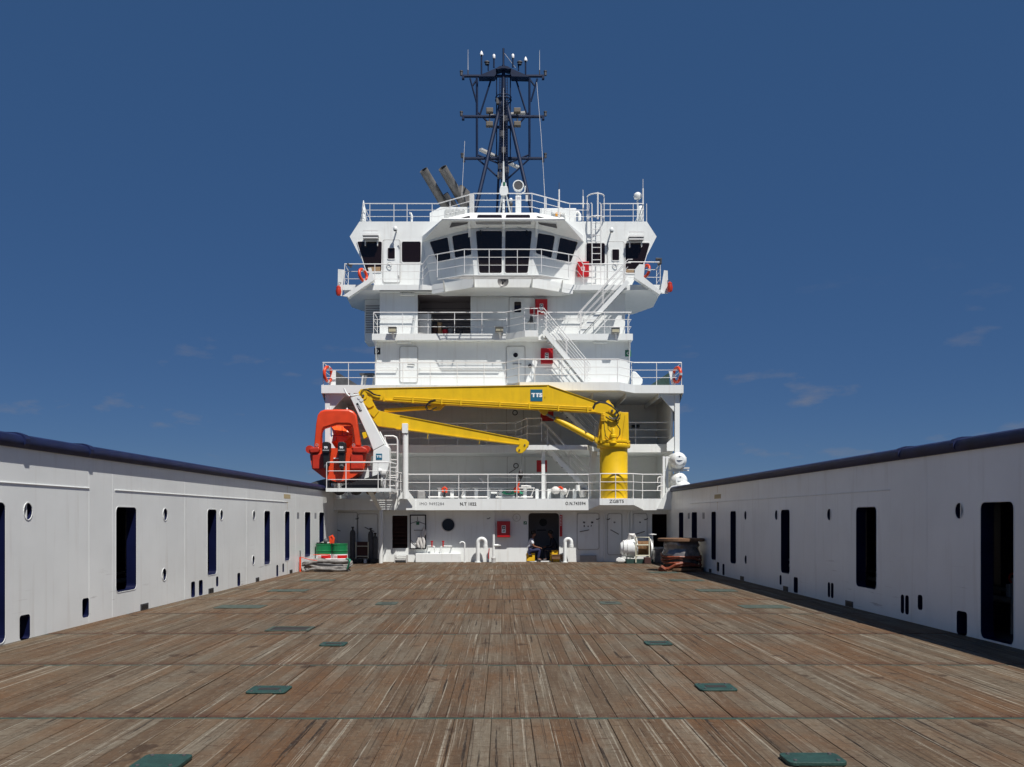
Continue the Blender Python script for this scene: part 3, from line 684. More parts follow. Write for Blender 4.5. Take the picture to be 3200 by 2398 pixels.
for s in (-1, 1):
    B().box(s * 7.38 - .1, s * 7.38 + .1, 37.8, 38.0, 2.2, 7.069).build('pillar', W, rt_)
    B().prism([(s * 7.28, 37.85, 7.069), (s * 6.6, 37.85, 7.069), (s * 7.28, 37.85, 6.3)], (0, .1, 0)).build('gusset', W, rt_)
    B().prism([(s * 7.28, 37.85, 4.66), (s * 7.28, 37.85, 5.3), (s * 6.95, 37.85, 4.995), (s * 6.95, 37.85, 4.66)], (0, .1, 0)).build('gusset', W, rt_)
    B().hull([(s * 7.59, 37.62, 7.068), (s * 7.59, 37.7, 7.068), (s * 7.59, 40, 7.068), (s * 7.3, 40, 5.2), (s * 7.3, 39.9, 5.2), (s * 7.3, 39.9, 7.068)]).build('wing_bracket', W, rt_)
for s in (-1, 1): B().box(s * 7.2 - .04, s * 7.2 + .04, 38.05, 41.599, 2.622, 7.068).build('sky_block_wall', W, rt_)  # walls added to keep side sky light out of the recess
B().box(1.63, 1.77, 37.24, 37.38, 2.621, 4.659).build('pillar', W, rt_)
B().box(3.62, 3.7, 37.24, 37.32, 2.621, 4.659).build('pillar', W, rt_)
B().prism([(3.72, 37.25, 4.6), (3.95, 37.25, 4.6), (3.72, 37.25, 3.0)], (0, .04, 0)).build('gusset', W, rt_)
for z in (5.1, 3.5): B().box(-5.5, 1.0, YB - .12, YB - .001, z - .03, z + .03).build('cable_tray', WG, rt_)
B().box(*zr('8', 1090, 512, 1180, 542, YB - .3)[:2], YB - .3, YB - .001, *zr('8', 1090, 512, 1180, 542, YB)[2:]).build('fan_box', BLACK, rt_)
q = B()
for x in (-6, -4.6, -3.2, -1.8, -.4, 1.0, 2.4, 3.8, 5.2, 6.6): q.box(x - .02, x + .02, 37.7, 41.59, 6.88, 7.068)
q.build('deck_beams', W, rt_)

# ================================================================ upper tiers
ut = thing('upper_tier', 'white upper deckhouse with railed walkways below the wheelhouse', 'deckhouse', (0, 39, 7.41))
B().slab([(-7.6, 37.6), (.13, 37.6), (.71, 36.8), (4.82, 36.8), (5.55, 37.6), (7.6, 37.6), (7.6, 46), (-7.6, 46)], 7.07, 7.41).build('boat_deck', W, ut)
YC, YD = 39.0, 39.8
B().box(-5.55, 5.55, YC, 46, 7.411, 9.498).build('lower_wall', W, ut)
B().slab([(-5.62, 38.6), (.15, 38.6), (.95, 37.9), (1.5, 37.9), (1.56, 38.6), (5.62, 38.6), (5.62, 46), (-5.62, 46)], 9.5, 9.77).build('bridge_deck', W, ut)
hg = zr('4', 1125, 75, 1735, 532, YD); hg = (hg[0], hg[1], 9.78, hg[3])
B().plate([(-5.45, 9.771), (5.45, 9.771), (5.45, 11.828), (-5.45, 11.828)], [rrect(*hg, .01, 1)], lambda x, z, d: V((x, YD + d, z)), .1).build('upper_wall', W, ut)
inbox(ut, hg[0] - .02, hg[1] + .02, YD + .1, YD + 1.6, hg[2], hg[3] + .02, LOCK, 'open_locker')
for i in range(6): B().box(hg[0] + .05, hg[1] - .05, YD + 1.585, YD + 1.599, 9.9 + i * .32, 9.915 + i * .32).build('locker_seam', INK, ut)
B().box(-5.45, hg[0] - .06, YD + .1, 46, 9.771, 11.828).build('side_block', W, ut); B().box(hg[1] + .06, 5.45, YD + .1, 46, 9.771, 11.828).build('side_block', W, ut)
B().box(hg[0] - .06, hg[1] + .06, YD + 1.7, 46, 9.771, 11.828).build('side_block', W, ut)
lb = B(); lb.box(-6.3, -5.47, 41, 42.2, 9.9, 11.82); bx = lb.build('vent_trunk', W, ut)
for i in range(12): B().box(-6.25, -5.5, 40.96, 41.002, 10.3 + i * .11, 10.34 + i * .11).build('louvre', GREY, bx)
q = zr('4', 1125, 300, 1280, 528, YD + .35); B().box(q[0], q[1], YD + .35, YD + 1.2, 9.781, q[3]).build('locker_cabinet', WG, ut)
for i, (x, h, m_) in enumerate(((1320, .75, MAROON), (1375, .9, TAN), (1440, .55, RED), (1500, .62, GREY), (1620, .5, DGREY))):
    p = at('4', x, 528, YD + .6); B().cyl((p.x, YD + .7 + .1 * (i % 2), 9.781), (p.x, YD + .7 + .1 * (i % 2), 9.78 + h), .12, n=10).build('stored_drum', m_, ut, smooth=True)
door(ut, '5', 152, 112, 428, 520, YD, win=rect(203, 155, 280, 275), handle=((345, 400), (390, 350)))
door(ut, '5', 122, 658, 318, 1066, YC, port=(218, 750, 27), handle=((190, 848), (285, 848)))
door(ut, '4', 925, 682, 1120, 1090, YC, handle=((1085, 885), (1010, 880)))
# grab rails on the walls
def grab(k, pts, Y, par):
    p = [at(k, x, y, Y - .13) for x, y in pts]
    B().tube([p[0] + V((0, .13, 0))] + p + [p[-1] + V((0, .13, 0))], .02, 6).build('grab_rail', WR, par, smooth=True)
grab('4', [(695, 345), (1080, 345)], YD, ut); grab('4', [(640, 918), (890, 918)], YC, ut); grab('4', [(1150, 918), (2075, 918)], YC, ut)
grab('5', [(540, 338), (985, 338)], YD, ut); grab('5', [(560, 905), (820, 905)], YC, ut); grab('4', [(1780, 355), (2100, 355)], YD, ut)
for k, x, y in (('4', 660, 730), ('5', 1473, 730)):
    q = at(k, x, y, YC); s_ = B().box(q.x - .13, q.x + .13, YC - .012, YC + .002, q.z - .14, q.z + .14).build('green_sign', SIGNG if k == '5' else BLACK, ut)
    B().torus(q + V((0, -.016, 0)), .05, .014, (0, 1, 0), 12, 5).build('pictogram', WHITE, s_)
for x in (5.5, -5.5):
    B().prism([(x, 38.62, 9.499), (x, 38.99, 9.499), (x, 38.99, 8.6)], (.04, 0, 0)).build('gusset', W, ut)
q = at('5', 395, 258, YD); B().box(q.x - .08, q.x + .08, YD - .1, YD - .001, q.z - .14, q.z + .14).build('call_box', RED, ut)
q = at('5', 395, 355, YD); B().cyl((q.x, YD - .14, q.z - .15), (q.x, YD - .02, q.z + .15), .09, .06, 10).build('door_closer', DGREY, ut)
q = at('5', 380, 875, YC); B().ball((q.x, YC - .1, q.z), .09).build('valve_cap', DGREY, ut)

# ================================================================ wheelhouse
wh = thing('wheelhouse', 'white wheelhouse with dark windows and projecting centre bay on top of the deckhouse', 'wheelhouse', (0, 40.5, 12.06))
B().slab([(-7.0, 39.3), (-3.1, 39.3), (-1.25, 38.2), (1.3, 38.2), (3.1, 39.3), (7.0, 39.3), (7.15, 42.5), (6.4, 44), (-6.4, 44), (-7.15, 42.5)], 11.83, 12.06).build('wing_deck', W, wh)
B().slab([(-3.09, 39.302), (-1.251, 38.197), (1.301, 38.197), (3.09, 39.302), (2.6, 39.7), (-2.6, 39.7)], 11.66, 12.05).build('bay_foot', W, wh)
YH = 40.5
B().prism([(x, YH, z) for x, z in ((-5.63, 12.061), (-6.9, 14.55), (-6.46, 15.23), (6.53, 15.23), (6.97, 14.55), (5.7, 12.061))], (0, 5.5, 0)).build('wing_wall', W, wh)
bay = B().add([(-1.2, 38.85, 12.061), (1.25, 38.85, 12.061), (3.22, 40.5, 12.061), (-3.17, 40.5, 12.061), (-1.39, 38.65, 14.31), (1.45, 38.65, 14.31), (3.66, 40.5, 14.31), (-3.6, 40.5, 14.31)],
              [(0, 1, 5, 4), (1, 2, 6, 5), (0, 4, 7, 3), (0, 3, 2, 1), (4, 5, 6, 7), (2, 3, 7, 6)]).build('bay_wall', W, wh)
brow = B().hull([(-1.4, 38.6, 14.98), (1.45, 38.6, 14.98), (-2.57, 38.15, 14.54), (2.63, 38.15, 14.54), (-1.45, 38.1, 14.5), (1.5, 38.1, 14.5), (-1.39, 38.66, 14.312), (1.45, 38.66, 14.312),
                 (-3.62, 40.51, 14.312), (3.68, 40.51, 14.312), (-3.62, 40.51, 14.57), (3.68, 40.51, 14.57), (-2.6, 40.6, 15.3), (2.66, 40.6, 15.3), (-2.3, 39.0, 14.93), (2.36, 39.0, 14.93)]).build('brow_roof', W, wh)
B().tube([(-2.57, 38.12, 14.535), (-1.45, 38.075, 14.51), (1.5, 38.075, 14.51), (2.63, 38.12, 14.535)], .065, 8).build('brow_beam', W, wh, smooth=True)
def facet(a, b, c_): return V(a), (V(b) - V(a)).cross(V(c_) - V(a)).normalized()
fp, fn = facet((-1.4, 38.6, 14.98), (-1.45, 38.1, 14.5), (1.5, 38.1, 14.5)); fn = fn if fn.z > 0 else -fn
for x0, x1 in ((750, 1062), (1102, 1410)): window(wh, 'b', [(x0 + 12, 132), (x1 - 6, 132), (x1 + 2, 172), (x0, 172)], fp, fn, r=.05, fw=.03, name='skylight_slit')
for s, pts in ((-1, [(530, 176), (662, 144), (668, 172)]), (1, [(1492, 146), (1635, 182), (1500, 172)])):
    fp4, fn4 = facet((s * 1.42, 38.6, 14.98), (s * 2.6, 38.15, 14.54), (s * 1.47, 38.1, 14.5)); fn4 = fn4 if fn4.z > 0 else -fn4
    window(wh, 'b', pts, fp4, fn4, r=.02, fw=.025, name='skylight_slit')
# soffit lights under the brow beam
fp2, fn2 = facet((-1.45, 38.1, 14.5), (1.5, 38.1, 14.5), (1.45, 38.66, 14.312)); fn2 = fn2 if fn2.z < 0 else -fn2
for x0, x1 in ((735, 1062), (1090, 1420)): window(wh, 'b', [(x0, 206), (x1, 206), (x1, 238), (x0 + 6, 238)], fp2, fn2, r=.05, fw=.035, pane=GREY, name='soffit_light')
for s, pts in ((-1, [(440, 215), (655, 207), (630, 236), (412, 280)]), (1, [(1500, 212), (1730, 230), (1745, 288), (1525, 240)])):
    a, b_, c_ = (s * 2.6, 38.15, 14.54), (s * 1.47, 38.1, 14.5), (s * 1.42, 38.66, 14.312)
    fp3, fn3 = facet(a, b_, c_); fn3 = fn3 if fn3.y < 0 or fn3.z < 0 else -fn3
    if fn3.z > 0: fn3 = -fn3
    window(wh, 'b', pts, fp3, fn3, r=.03, fw=.03, pane=DGREY, name='soffit_light')
for x in (-1.42, .05, 1.47):
    B().prism([(x - .05, 38.12, 14.47), (x - .05, 38.7, 14.28), (x - .05, 38.68, 13.95), (x - .05, 38.5, 14.25)], (.1, 0, 0)).build('brow_bracket', W, wh)
# bay windows
fc, nc = facet((-1.2, 38.85, 12.061), (1.25, 38.85, 12.061), (1.45, 38.65, 14.31)); nc = nc if nc.y < 0 else -nc
for poly in ([(738, 325), (1062, 325), (1058, 845), (782, 845)], [(1102, 325), (1432, 325), (1378, 845), (1098, 845)]): window(wh, 'b', poly, fc, nc, fw=.045)
fl, nl = facet((-1.2, 38.85, 12.061), (-1.39, 38.65, 14.31), (-3.6, 40.5, 14.31)); nl = nl if nl.y < 0 else -nl
for poly in ([(170, 460), (395, 402), (436, 672), (266, 706)], [(447, 388), (664, 342), (690, 618), (486, 656)]): window(wh, 'b', poly, fl, nl, fw=.045)
fr_, nr = facet((1.25, 38.85, 12.061), (1.45, 38.65, 14.31), (3.66, 40.5, 14.31)); nr = nr if nr.y < 0 else -nr
for poly in ([(1502, 350), (1712, 388), (1668, 662), (1472, 598)], [(1772, 405), (1996, 462), (1908, 714), (1724, 686)]): window(wh, 'b', poly, fr_, nr, fw=.045)
# wiper arms over the windows
for x in (795, 1365):
    p = onp('b', x, 318, fc, nc, .06); q_ = onp('b', x + 6, 372, fc, nc, .05)
    B().tube([p, q_], .03, 6).build('wiper', BLACK, wh)
for x0, x1 in ((770, 1050), (1130, 1360)):
    B().tube([onp('b', x0, 313, fc, nc, .06), onp('b', x1, 313, fc, nc, .06)], .012, 5).build('wiper_rail', WG, wh)
for q_ in (((935, 240), (925, 270), (870, 295)), ((1220, 235), (1240, 280), (1300, 295))):
    B().tube([onp('b', x, y, fc, nc, .1) for x, y in q_], .009, 5).build('cable', DGREY, wh)
# wing windows and doors
Z_ = (0, YH, 0)
w1 = window(wh, '2', [(266, 788), (578, 788), (570, 1165), (385, 1165)], Z_)
B().prism([onp('2', x, y, Z_, NB, .012) for x, y in ((400, 1108), (560, 1104), (560, 1158), (418, 1158))], (0, -.005, 0)).build('blind', TAN, w1)
window(wh, '2', rect(828, 788, 1066, 1048), Z_)
w3 = window(wh, '3', [(1488, 738), (1772, 738), (1672, 1082), (1492, 1082)], Z_)
B().prism([onp('3', x, y, Z_, NB, .012) for x, y in ((1498, 1038), (1590, 1038), (1590, 1078), (1498, 1078))], (0, -.005, 0)).build('blind', TAN, w3)
window(wh, '3', rect(1040, 740, 1254, 975), Z_)
d1 = door(wh, '2', 596, 772, 800, 1300, YH, win=rect(652, 868, 740, 1005)); d2 = door(wh, '3', 1288, 728, 1470, 1222, YH, win=rect(1338, 812, 1418, 938))
for k, x, y, dd_ in (('2', 670, 1080, d1), ('3', 1375, 985, d2)): B().torus(at(k, x, y, YH - .09), .12, .016, (.2, 1, 0), 14, 5).build('hand_wheel', WG, dd_)
for k, x, y in (('2', 790, 835), ('2', 788, 1215), ('3', 1290, 778)):
    p = at(k, x, y, YH - .06); B().tube([p + V((-.06, 0, .02)), p, p + V((.02, 0, -.12)), p + V((.02, .07, -.12))], .015, 6).build('door_hook', GREY, wh)
# walkway round the bay on brackets
pl = [(-3.2, 38.15), (-1.58, 37.17), (1.62, 37.17), (3.25, 38.15), (2.75, 38.55), (1.3, 37.75), (-1.25, 37.75), (-2.7, 38.55)]
g = B(); y = 37.2
while y < 37.82:
    hw = 1.6 + max(0, min(1.15, (y - 37.2) * 1.72)); inn = 0 if y < 38.25 else hw
    g.box(-hw, hw, y, y + .014, 11.9, 11.925); y += .07
g.build('bay_walkway', WG, wh)
B().tube([(-2.75, 37.85, 11.9), (-1.58, 37.17, 11.9), (1.62, 37.17, 11.9), (2.8, 37.85, 11.9)], .022, 6).build('walkway_edge', W, wh)
for x, y0, y1 in ((-1.2, 37.2, 38.3), (1.25, 37.2, 38.3), (-2.5, 37.95, 38.9), (2.55, 37.95, 38.9)):
    B().prism([(x - .025, y0, 11.899), (x - .025, y1, 11.899), (x - .025, y1, 11.6)], (.05, 0, 0)).build('walkway_bracket', W, wh)
# lower edge lighting conduit
B().tube([(-5.4, 39.35, 11.8), (-1.4, 39.35, 11.8)], .02, 6).build('conduit', GREY, wh)
# wing ends: outboard screens and slanted life-buoy chutes
for s, wd in ((-1, 'left'), (1, 'right')):
    k = '2' if s < 0 else '3'
    if s < 0: pts = [(25, 1132), (108, 1140), (72, 1470), (20, 1455)]
    else: pts = [(1936, 1050), (1978, 1056), (1985, 1318), (1890, 1320)]
    sc_ = thing('wing_screen', f'white screen board at the {wd} tip of the wheelhouse wing deck', 'screen', tuple(at(k, *pts[0], 39.1)))
    B().prism([at(k, x, y, 39.1) for x, y in pts], (0, .05, 0)).build('board', W, sc_)
    if s < 0: pts = [(400, 1120), (440, 1112), (475, 1255), (150, 1478), (80, 1470), (395, 1262), (420, 1180)]
    else: pts = [(1652, 980), (1602, 1040), (1598, 1125), (1890, 1320), (1925, 1310), (1702, 1128), (1715, 985)]
    ch = thing('lifebuoy_chute', f'slanted white life-buoy chute on the {wd} wheelhouse wing', 'chute', tuple(at(k, *pts[3], 38.95)))
    B().prism([at(k, x, y, 39.0) for x, y in pts], (0, .09, 0)).build('chute_plate', W, ch)
    q0, q1 = (pts[2], pts[3]) if s < 0 else (pts[2], pts[3])
    a_, b_ = at(k, *q0, 39.0), at(k, *q1, 39.0)
    B().prism([a_, b_, b_ + V((0, 0, -.05)), a_ + V((0, 0, -.05))], (0, .3, 0)).build('chute_floor', W, ch)
    fl_ = [(35, 1340), (35, 1470)] if s < 0 else [(2000, 1205), (2002, 1305)]
    a_, b_ = at(k, *fl_[0], 39.0), at(k, *fl_[1], 39.0)
    sf = thing('smoke_float', f'orange smoke float hung on the {wd} wing screen', 'smoke float', tuple(b_))
    B().lathe([(.05, 0), (.1, .04), (.13, .2), (.1, .3), (.1, .38), (.06, .42), (.02, .45)], b_ + V((0, -.05, 0)), (a_ - b_), 12).build('float_body', ORGD, sf, smooth=True)
    B().tube([a_ + V((0, -.05, -.0)), a_ + V((0, .0, .15)), a_ + V((s * -.1, .12, .15))], .012, 5).build('lanyard', DGREY, sf)
# ================================================================ railings and stairs
def pxs(k, xs, Y): return [(at(k, x, 0, Y).x, Y) for x in xs]
rail('white guard rail along the deck edge above the painted ship numbers', [(-3.86, 36.6), (3.52, 36.6), (3.93, 36.02), (5.26, 36.02), (5.72, 36.6), (6.5, 36.6)], 2.62, .99,
     posts=pxs('7', (110, 408, 812, 1215, 1615, 2015), 36.6) + [(3.52, 36.6), (3.93, 36.02), (4.55, 36.02), (5.26, 36.02), (5.72, 36.6), (6.5, 36.6)], group='guard rails of the ship')
rail('white guard rail round the rescue boat platform at left', [(-6.73, 36.3), (-6.73, 34.42), (-6.6, 34.25), (-4.4, 34.25), (-4.27, 34.4), (-4.2, 35.4)], 2.97, .99,
     posts=[(-6.73, 36.3), (-6.73, 34.3), (-5.98, 34.25), (-4.75, 34.25), (-4.3, 34.33), (-4.2, 35.4)], group='guard rails of the ship', rt=.028)
rail('short curved white rail stepping down beside the round corner post', [(-4.2, 35.45), (-4.12, 36.3), (-3.9, 36.6)], 2.62, 1.03, posts=[(-4.12, 36.3)], group='guard rails of the ship')
rail('white guard rail along the wide boat deck above the crane boom', [(-7.5, 39.4), (-7.55, 37.65), (.12, 37.65), (.74, 36.86), (4.8, 36.86), (5.52, 37.65), (7.52, 37.65), (7.55, 39.4)], 7.41, .95,
     posts=[(-7.5, 39.4), (-7.53, 37.65)] + pxs('4', (328, 640, 955, 1270, 1580, 1890), 37.65) + [(.12, 37.65)] + pxs('5', (255, 432, 735, 990, 1355), 36.86) + pxs('5', (1510, 1790, 2068), 37.65) + [(7.55, 39.4)], group='guard rails of the ship')
rail('white guard rail left of the dark open locker walkway', [(-5.55, 39.75), (-5.56, 38.66), (.13, 38.66), (.93, 37.94), (1.5, 37.94)], 9.77, .93,
     posts=[(-5.55, 39.75), (-5.56, 38.66)] + pxs('4', (950, 1245, 1550, 1865, 2150), 38.66) + [(.93, 37.94), (1.5, 37.94)], group='guard rails of the ship')
rail('white guard rail right of the upper stair landing below the wheelhouse', [(1.66, 38.66), (5.56, 38.66), (5.55, 39.75)], 9.77, .93,
     posts=pxs('5', (560, 940, 1210, 1480), 38.66) + [(5.55, 39.75)], group='guard rails of the ship')
rail('white guard rail curving round the wheelhouse centre bay', [(-6.95, 40.4), (-6.93, 39.34), (-3.5, 39.34), (-3.15, 38.12), (-1.58, 37.2), (1.62, 37.2), (3.2, 38.12), (3.55, 39.34), (5.32, 39.34)], 12.0, .98,
     posts=[(-6.95, 40.4), (-6.93, 39.34), (-5.6, 39.34), (-4.6, 39.34), (-3.5, 39.34), (-2.75, 37.85), (-1.58, 37.2), (-.55, 37.2), (.62, 37.2), (1.62, 37.2), (2.8, 37.85), (3.55, 39.34), (4.5, 39.34)], group='guard rails of the ship')
rail('short white guard rail on the right wheelhouse wing beside the stair head', [(5.52, 39.3), (6.95, 39.34), (6.95, 40.4)], 12.06, 1.0, posts=[(6.2, 39.32), (6.93, 39.34), (6.95, 40.4)], group='guard rails of the ship')
rail('white guard rail on the wheelhouse roof left of and round the mast foot', [(-6.3, 44), (-6.32, 40.62), (-2.92, 40.62), (-1.26, 39.35), (1.3, 39.35), (3.05, 40.62), (3.92, 40.62)], 15.2, .88,
     posts=[(-6.32, 40.62)] + pxs('2', (425, 728, 893, 1208), 40.62) + [(-2.35, 40.2), (-1.26, 39.35), (1.3, 39.35), (1.95, 39.8), (2.5, 40.25), (3.05, 40.62), (3.92, 40.62)], group='guard rails of the ship')
rail('white guard rail on the wheelhouse roof right of the ladder', [(4.5, 40.62), (6.4, 40.62), (6.4, 44)], 15.23, .85, posts=pxs('3', (1220, 1315, 1580, 1735), 40.62) + [(6.4, 44)], group='guard rails of the ship')
rail('shaded white rail of the mid deck behind the folded crane jib', [(-7.0, 39.06), (.58, 38.9), (1.02, 37.0), (1.62, 37.0)], 4.99, .96, group='guard rails of the ship')
rail('shaded white rail of the mid deck right of the crane post', [(4.3, 38.66), (7.2, 38.66)], 4.995, .96, group='guard rails of the ship')
stair('white stair slanting from the wheelhouse wing deck down to the walkway', 5.43, 12.06, 3.31, 9.77, 38.72, 39.26, 11)
stair('white stair slanting from the upper landing down to the boat deck', 1.75, 9.77, 3.72, 7.41, 37.96, 38.56, 11)
stair('shaded stair behind the crane luffing cylinder under the boat deck', 2.1, 7.06, 4.15, 4.995, 38.8, 39.4, 10)
stair('shaded lower stair beside the crane column down to the first deck', 1.77, 4.86, 3.9, 2.62, 37.45, 37.98, 10)
# fixed ladder to the wheelhouse roof with two hoops
ld = thing('fixed_ladder', 'white fixed ladder rising past a dark window to the wheelhouse roof', 'ladder', tuple(at('3', 1157, 1220, 40.15)))
xa, xb = at('3', 1106, 0, 40.15).x, at('3', 1209, 0, 40.15).x
for x in (xa, xb): B().tube([(x, 40.15, 12.07), (x, 40.15, 15.9), (x, 40.6, 16.1)], .022, 6).build('side_rail', WR, ld, smooth=True)
for i in range(12): B().cyl((xa, 40.15, 12.3 + i * .275), (xb, 40.15, 12.3 + i * .275), .016, n=6).build('rung', WR, ld)
for z in (16.35, 15.35):
    cx = (xa + xb) / 2
    B().tube([(cx + .38 * math.cos(a), 40.5 - .42 * math.sin(a), z) for a in [math.pi * i / 10 for i in range(11)]], .028, 6).build('hoop', WR, ld, smooth=True)
for x in (-.38, .38): B().cyl(((xa + xb) / 2 + x, 40.5, 15.23), ((xa + xb) / 2 + x, 40.5, 16.35), .02, n=6).build('hoop_post', WR, ld)
B().cyl(((xa + xb) / 2 + .05, 40.08, 15.2), ((xa + xb) / 2 + .05, 40.08, 16.4), .035, n=8).build('hoop_post', WR, ld)

# ================================================================ yellow deck crane
cr = thing('deck_crane', 'yellow folding deck crane with long boom lying across the deckhouse', 'crane', (4.55, 36.6, 2.62))
cx, cy = 4.545, 36.6
B().lathe([(.6, 2.621), (.565, 2.64), (.565, 3.42), (.572, 3.43), (.572, 3.46), (.565, 3.47), (.565, 4.66)], (cx, cy, 0), n=36).build('column', YEL, cr, smooth=True)
B().lathe([(.57, 4.66), (.66, 4.68), (.68, 4.72), (.68, 4.8), (.64, 4.83), (.64, 4.88), (.67, 4.9), (.67, 4.97), (.3, 4.98)], (cx, cy, 0), n=36).build('slewing_ring', YEL, cr, smooth=True)
bt = B()
for i in range(28):
    a = 2 * math.pi * i / 28; bt.cyl((cx + .655 * math.cos(a), cy + .655 * math.sin(a), 4.8), (cx + .655 * math.cos(a), cy + .655 * math.sin(a), 4.86), .018, n=6)
bt.build('ring_bolts', YEL, cr)
def K(x, y, Y=36.35): return at('8', x, y, Y)
for Y in (36.15, 36.98):       # two side cheeks of the kingpost
    B().prism([at('8', x, y, 36.3) + V((0, Y - 36.3, 0)) for x, y in ((690, 735), (722, 365), (770, 350), (870, 395), (930, 345), (960, 355), (1035, 355), (1042, 735))], (0, .06, 0)).build('kingpost_cheek', YEL, cr, bevel=.008)
B().box(4.22, 4.98, 36.2, 36.99, 4.975, 5.02).build('turntable', YEL, cr)
B().prism([at('8', x, y, 36.6) for x, y in ((1010, 362), (1036, 362), (1040, 735), (1000, 735))], (0, .35, 0)).build('kingpost_back', YEL, cr)
B().prism([at('8', x, y, 36.12) for x, y in ((1000, 380), (1030, 368), (985, 735), (955, 735))], (0, .035, 0)).build('web_plate', YEL, cr)
B().prism([at('8', x, y, 36.25) for x, y in ((715, 370), (722, 372), (692, 700), (668, 700))], (0, .6, 0)).build('front_plate', YEL, cr)
B().prism([at('8', x, y, 36.3) for x, y in ((700, 735), (668, 738), (625, 700), (640, 650), (700, 690))], (0, .4, 0)).build('cylinder_lug', YEL, cr)
# slewing motor on the front of the kingpost
m0 = at('8', 855, 735, 36.02)
B().lathe([(.16, 0), (.16, .04), (.11, .06), (.11, .22), (.13, .24), (.13, .33), (.08, .36), (.07, .55), (.05, .6), (0, .62)], m0, n=16).build('slewing_motor', YEL, cr, smooth=True)
for pts in (((740, 470), (745, 560), (760, 640), (800, 685)), ((790, 470), (790, 560), (830, 600)), ((900, 500), (940, 560), (940, 620), (900, 680)), ((905, 460), (900, 510), (935, 560), (930, 640))):
    B().tube([at('8', x, y, 35.98) for x, y in pts], .013, 6).build('hydraulic_hose', BLACK, cr, smooth=True)
for i in range(6): B().tube([at('8', 705, 365 + i * 18, 36.1), at('8', 752, 365 + i * 18, 36.1)], .014, 6).build('pipe_clamp', YEL, cr)
# main boom: tapered box girder
S_ = lambda x, y, Y: at('s', x, y, Y)
bo = [(1120, 1226), (1127, 1217), (1150, 1213.5), (1480, 1207), (1714, 1203), (1861, 1254), (1893, 1257), (1915, 1265), (1925, 1283), (1918, 1296), (1905, 1299), (1862, 1289), (1681, 1278), (1480, 1268), (1203, 1252), (1128, 1245), (1119, 1236)]
BY = 36.36
boom = B().prism([S_(x, y, BY) for x, y in bo], (0, .44, 0)).build('main_boom', YEL, cr, bevel=.006)
def strip(pts, y0, th, h, name, par, m=YEL):
    b = B()
    for (x0, z0), (x1, z1) in zip(pts[:-1], pts[1:]):
        a, c = S_(x0, z0, y0), S_(x1, z1, y0)
        b.prism([a, c, c - V((0, 0, h)), a - V((0, 0, h))], (0, th, 0))
    return b.build(name, m, par)
strip([(1715, 1203), (1480, 1207), (1152, 1213)], BY - .03, .5, .02, 'top_flange', boom)
strip([(1862, 1254.5), (1714, 1203)], BY - .03, .5, .02, 'top_flange', boom)
strip([(1860, 1285), (1681, 1275.5), (1480, 1264.5), (1203, 1249)], BY - .05, .54, .04, 'bottom_flange', boom)
for dz, rr in ((-10, .022), (-7, .018), (-3.5, .018)):
    B().tube([S_(x, y + dz, BY - .05) for x, y in ((1850, 1284), (1681, 1275.5), (1480, 1264.5), (1230, 1250.5))], rr, 6).build('hydraulic_pipe', YEL, boom, smooth=True)
for x, y in ((1837, 1278), (1745, 1274), (1654, 1268), (1562, 1262), (1440, 1256), (1380, 1253), (1290, 1249), (1200, 1244)):
    a = S_(x, y, BY - .09); B().box(a.x - .03, a.x + .03, a.y, a.y + .09, a.z - .14, a.z + .1).build('pipe_bracket', YEL, boom)
B().prism([S_(x, y, BY - .02) for x, y in ((1710, 1206), (1716, 1206), (1714, 1216), (1704, 1243), (1702, 1240))], (0, .03, 0)).build('gusset', YEL, boom)
a, b_ = at('k', 935, 655, BY), at('k', 1133, 462, BY)
sg = B().box(a.x, b_.x, BY - .012, BY + .002, a.z, b_.z).build('maker_sign', SIGNB, boom)
text('TTS', .205, V(((a.x + b_.x) / 2 + .02, BY - .015, (a.z + b_.z) / 2 - .0)), WHITE, boom, 'sign_lettering', bold=.013, sx=1.25)
B().box(a.x + .06, a.x + .3, BY - .0165, BY - .0125, (a.z + b_.z) / 2 + .052, (a.z + b_.z) / 2 + .072).build('sign_bar', WHITE, sg)
B().lathe([(.13, -.03), (.13, .5)], at('8', 840, 332, BY - .02), (0, 1, 0), 16).build('pivot_pin', YEL, cr)
B().lathe([(.05, 0), (.05, .06)], at('8', 840, 332, BY - .04), (0, -1, 0), 6).build('pin_nut', DGREY, cr)
for dx in (0, 10, 20):
    B().tube([at('8', x + dx * .5, y + dx * .8, 36.06 - dx * .002) for x, y in ((600, 300), (625, 240), (680, 215), (760, 228), (830, 268), (890, 320), (915, 375), (895, 415), (845, 425), (800, 400))], .02, 6).build('hydraulic_hose', BLACK, cr, smooth=True)
for dx in (0, 9):
    B().tube([at('8', x, y + dx, 36.07) for x, y in ((940, 370), (935, 420), (900, 455), (850, 450), (800, 430), (760, 400))], .013, 6).build('hydraulic_hose', BLACK, cr, smooth=True)
B().prism([at('8', x, y, 36.45) for x, y in ((755, 240), (775, 205), (800, 200), (835, 250), (870, 300), (760, 300))], (0, .25, 0)).build('boom_lug', YEL, cr)
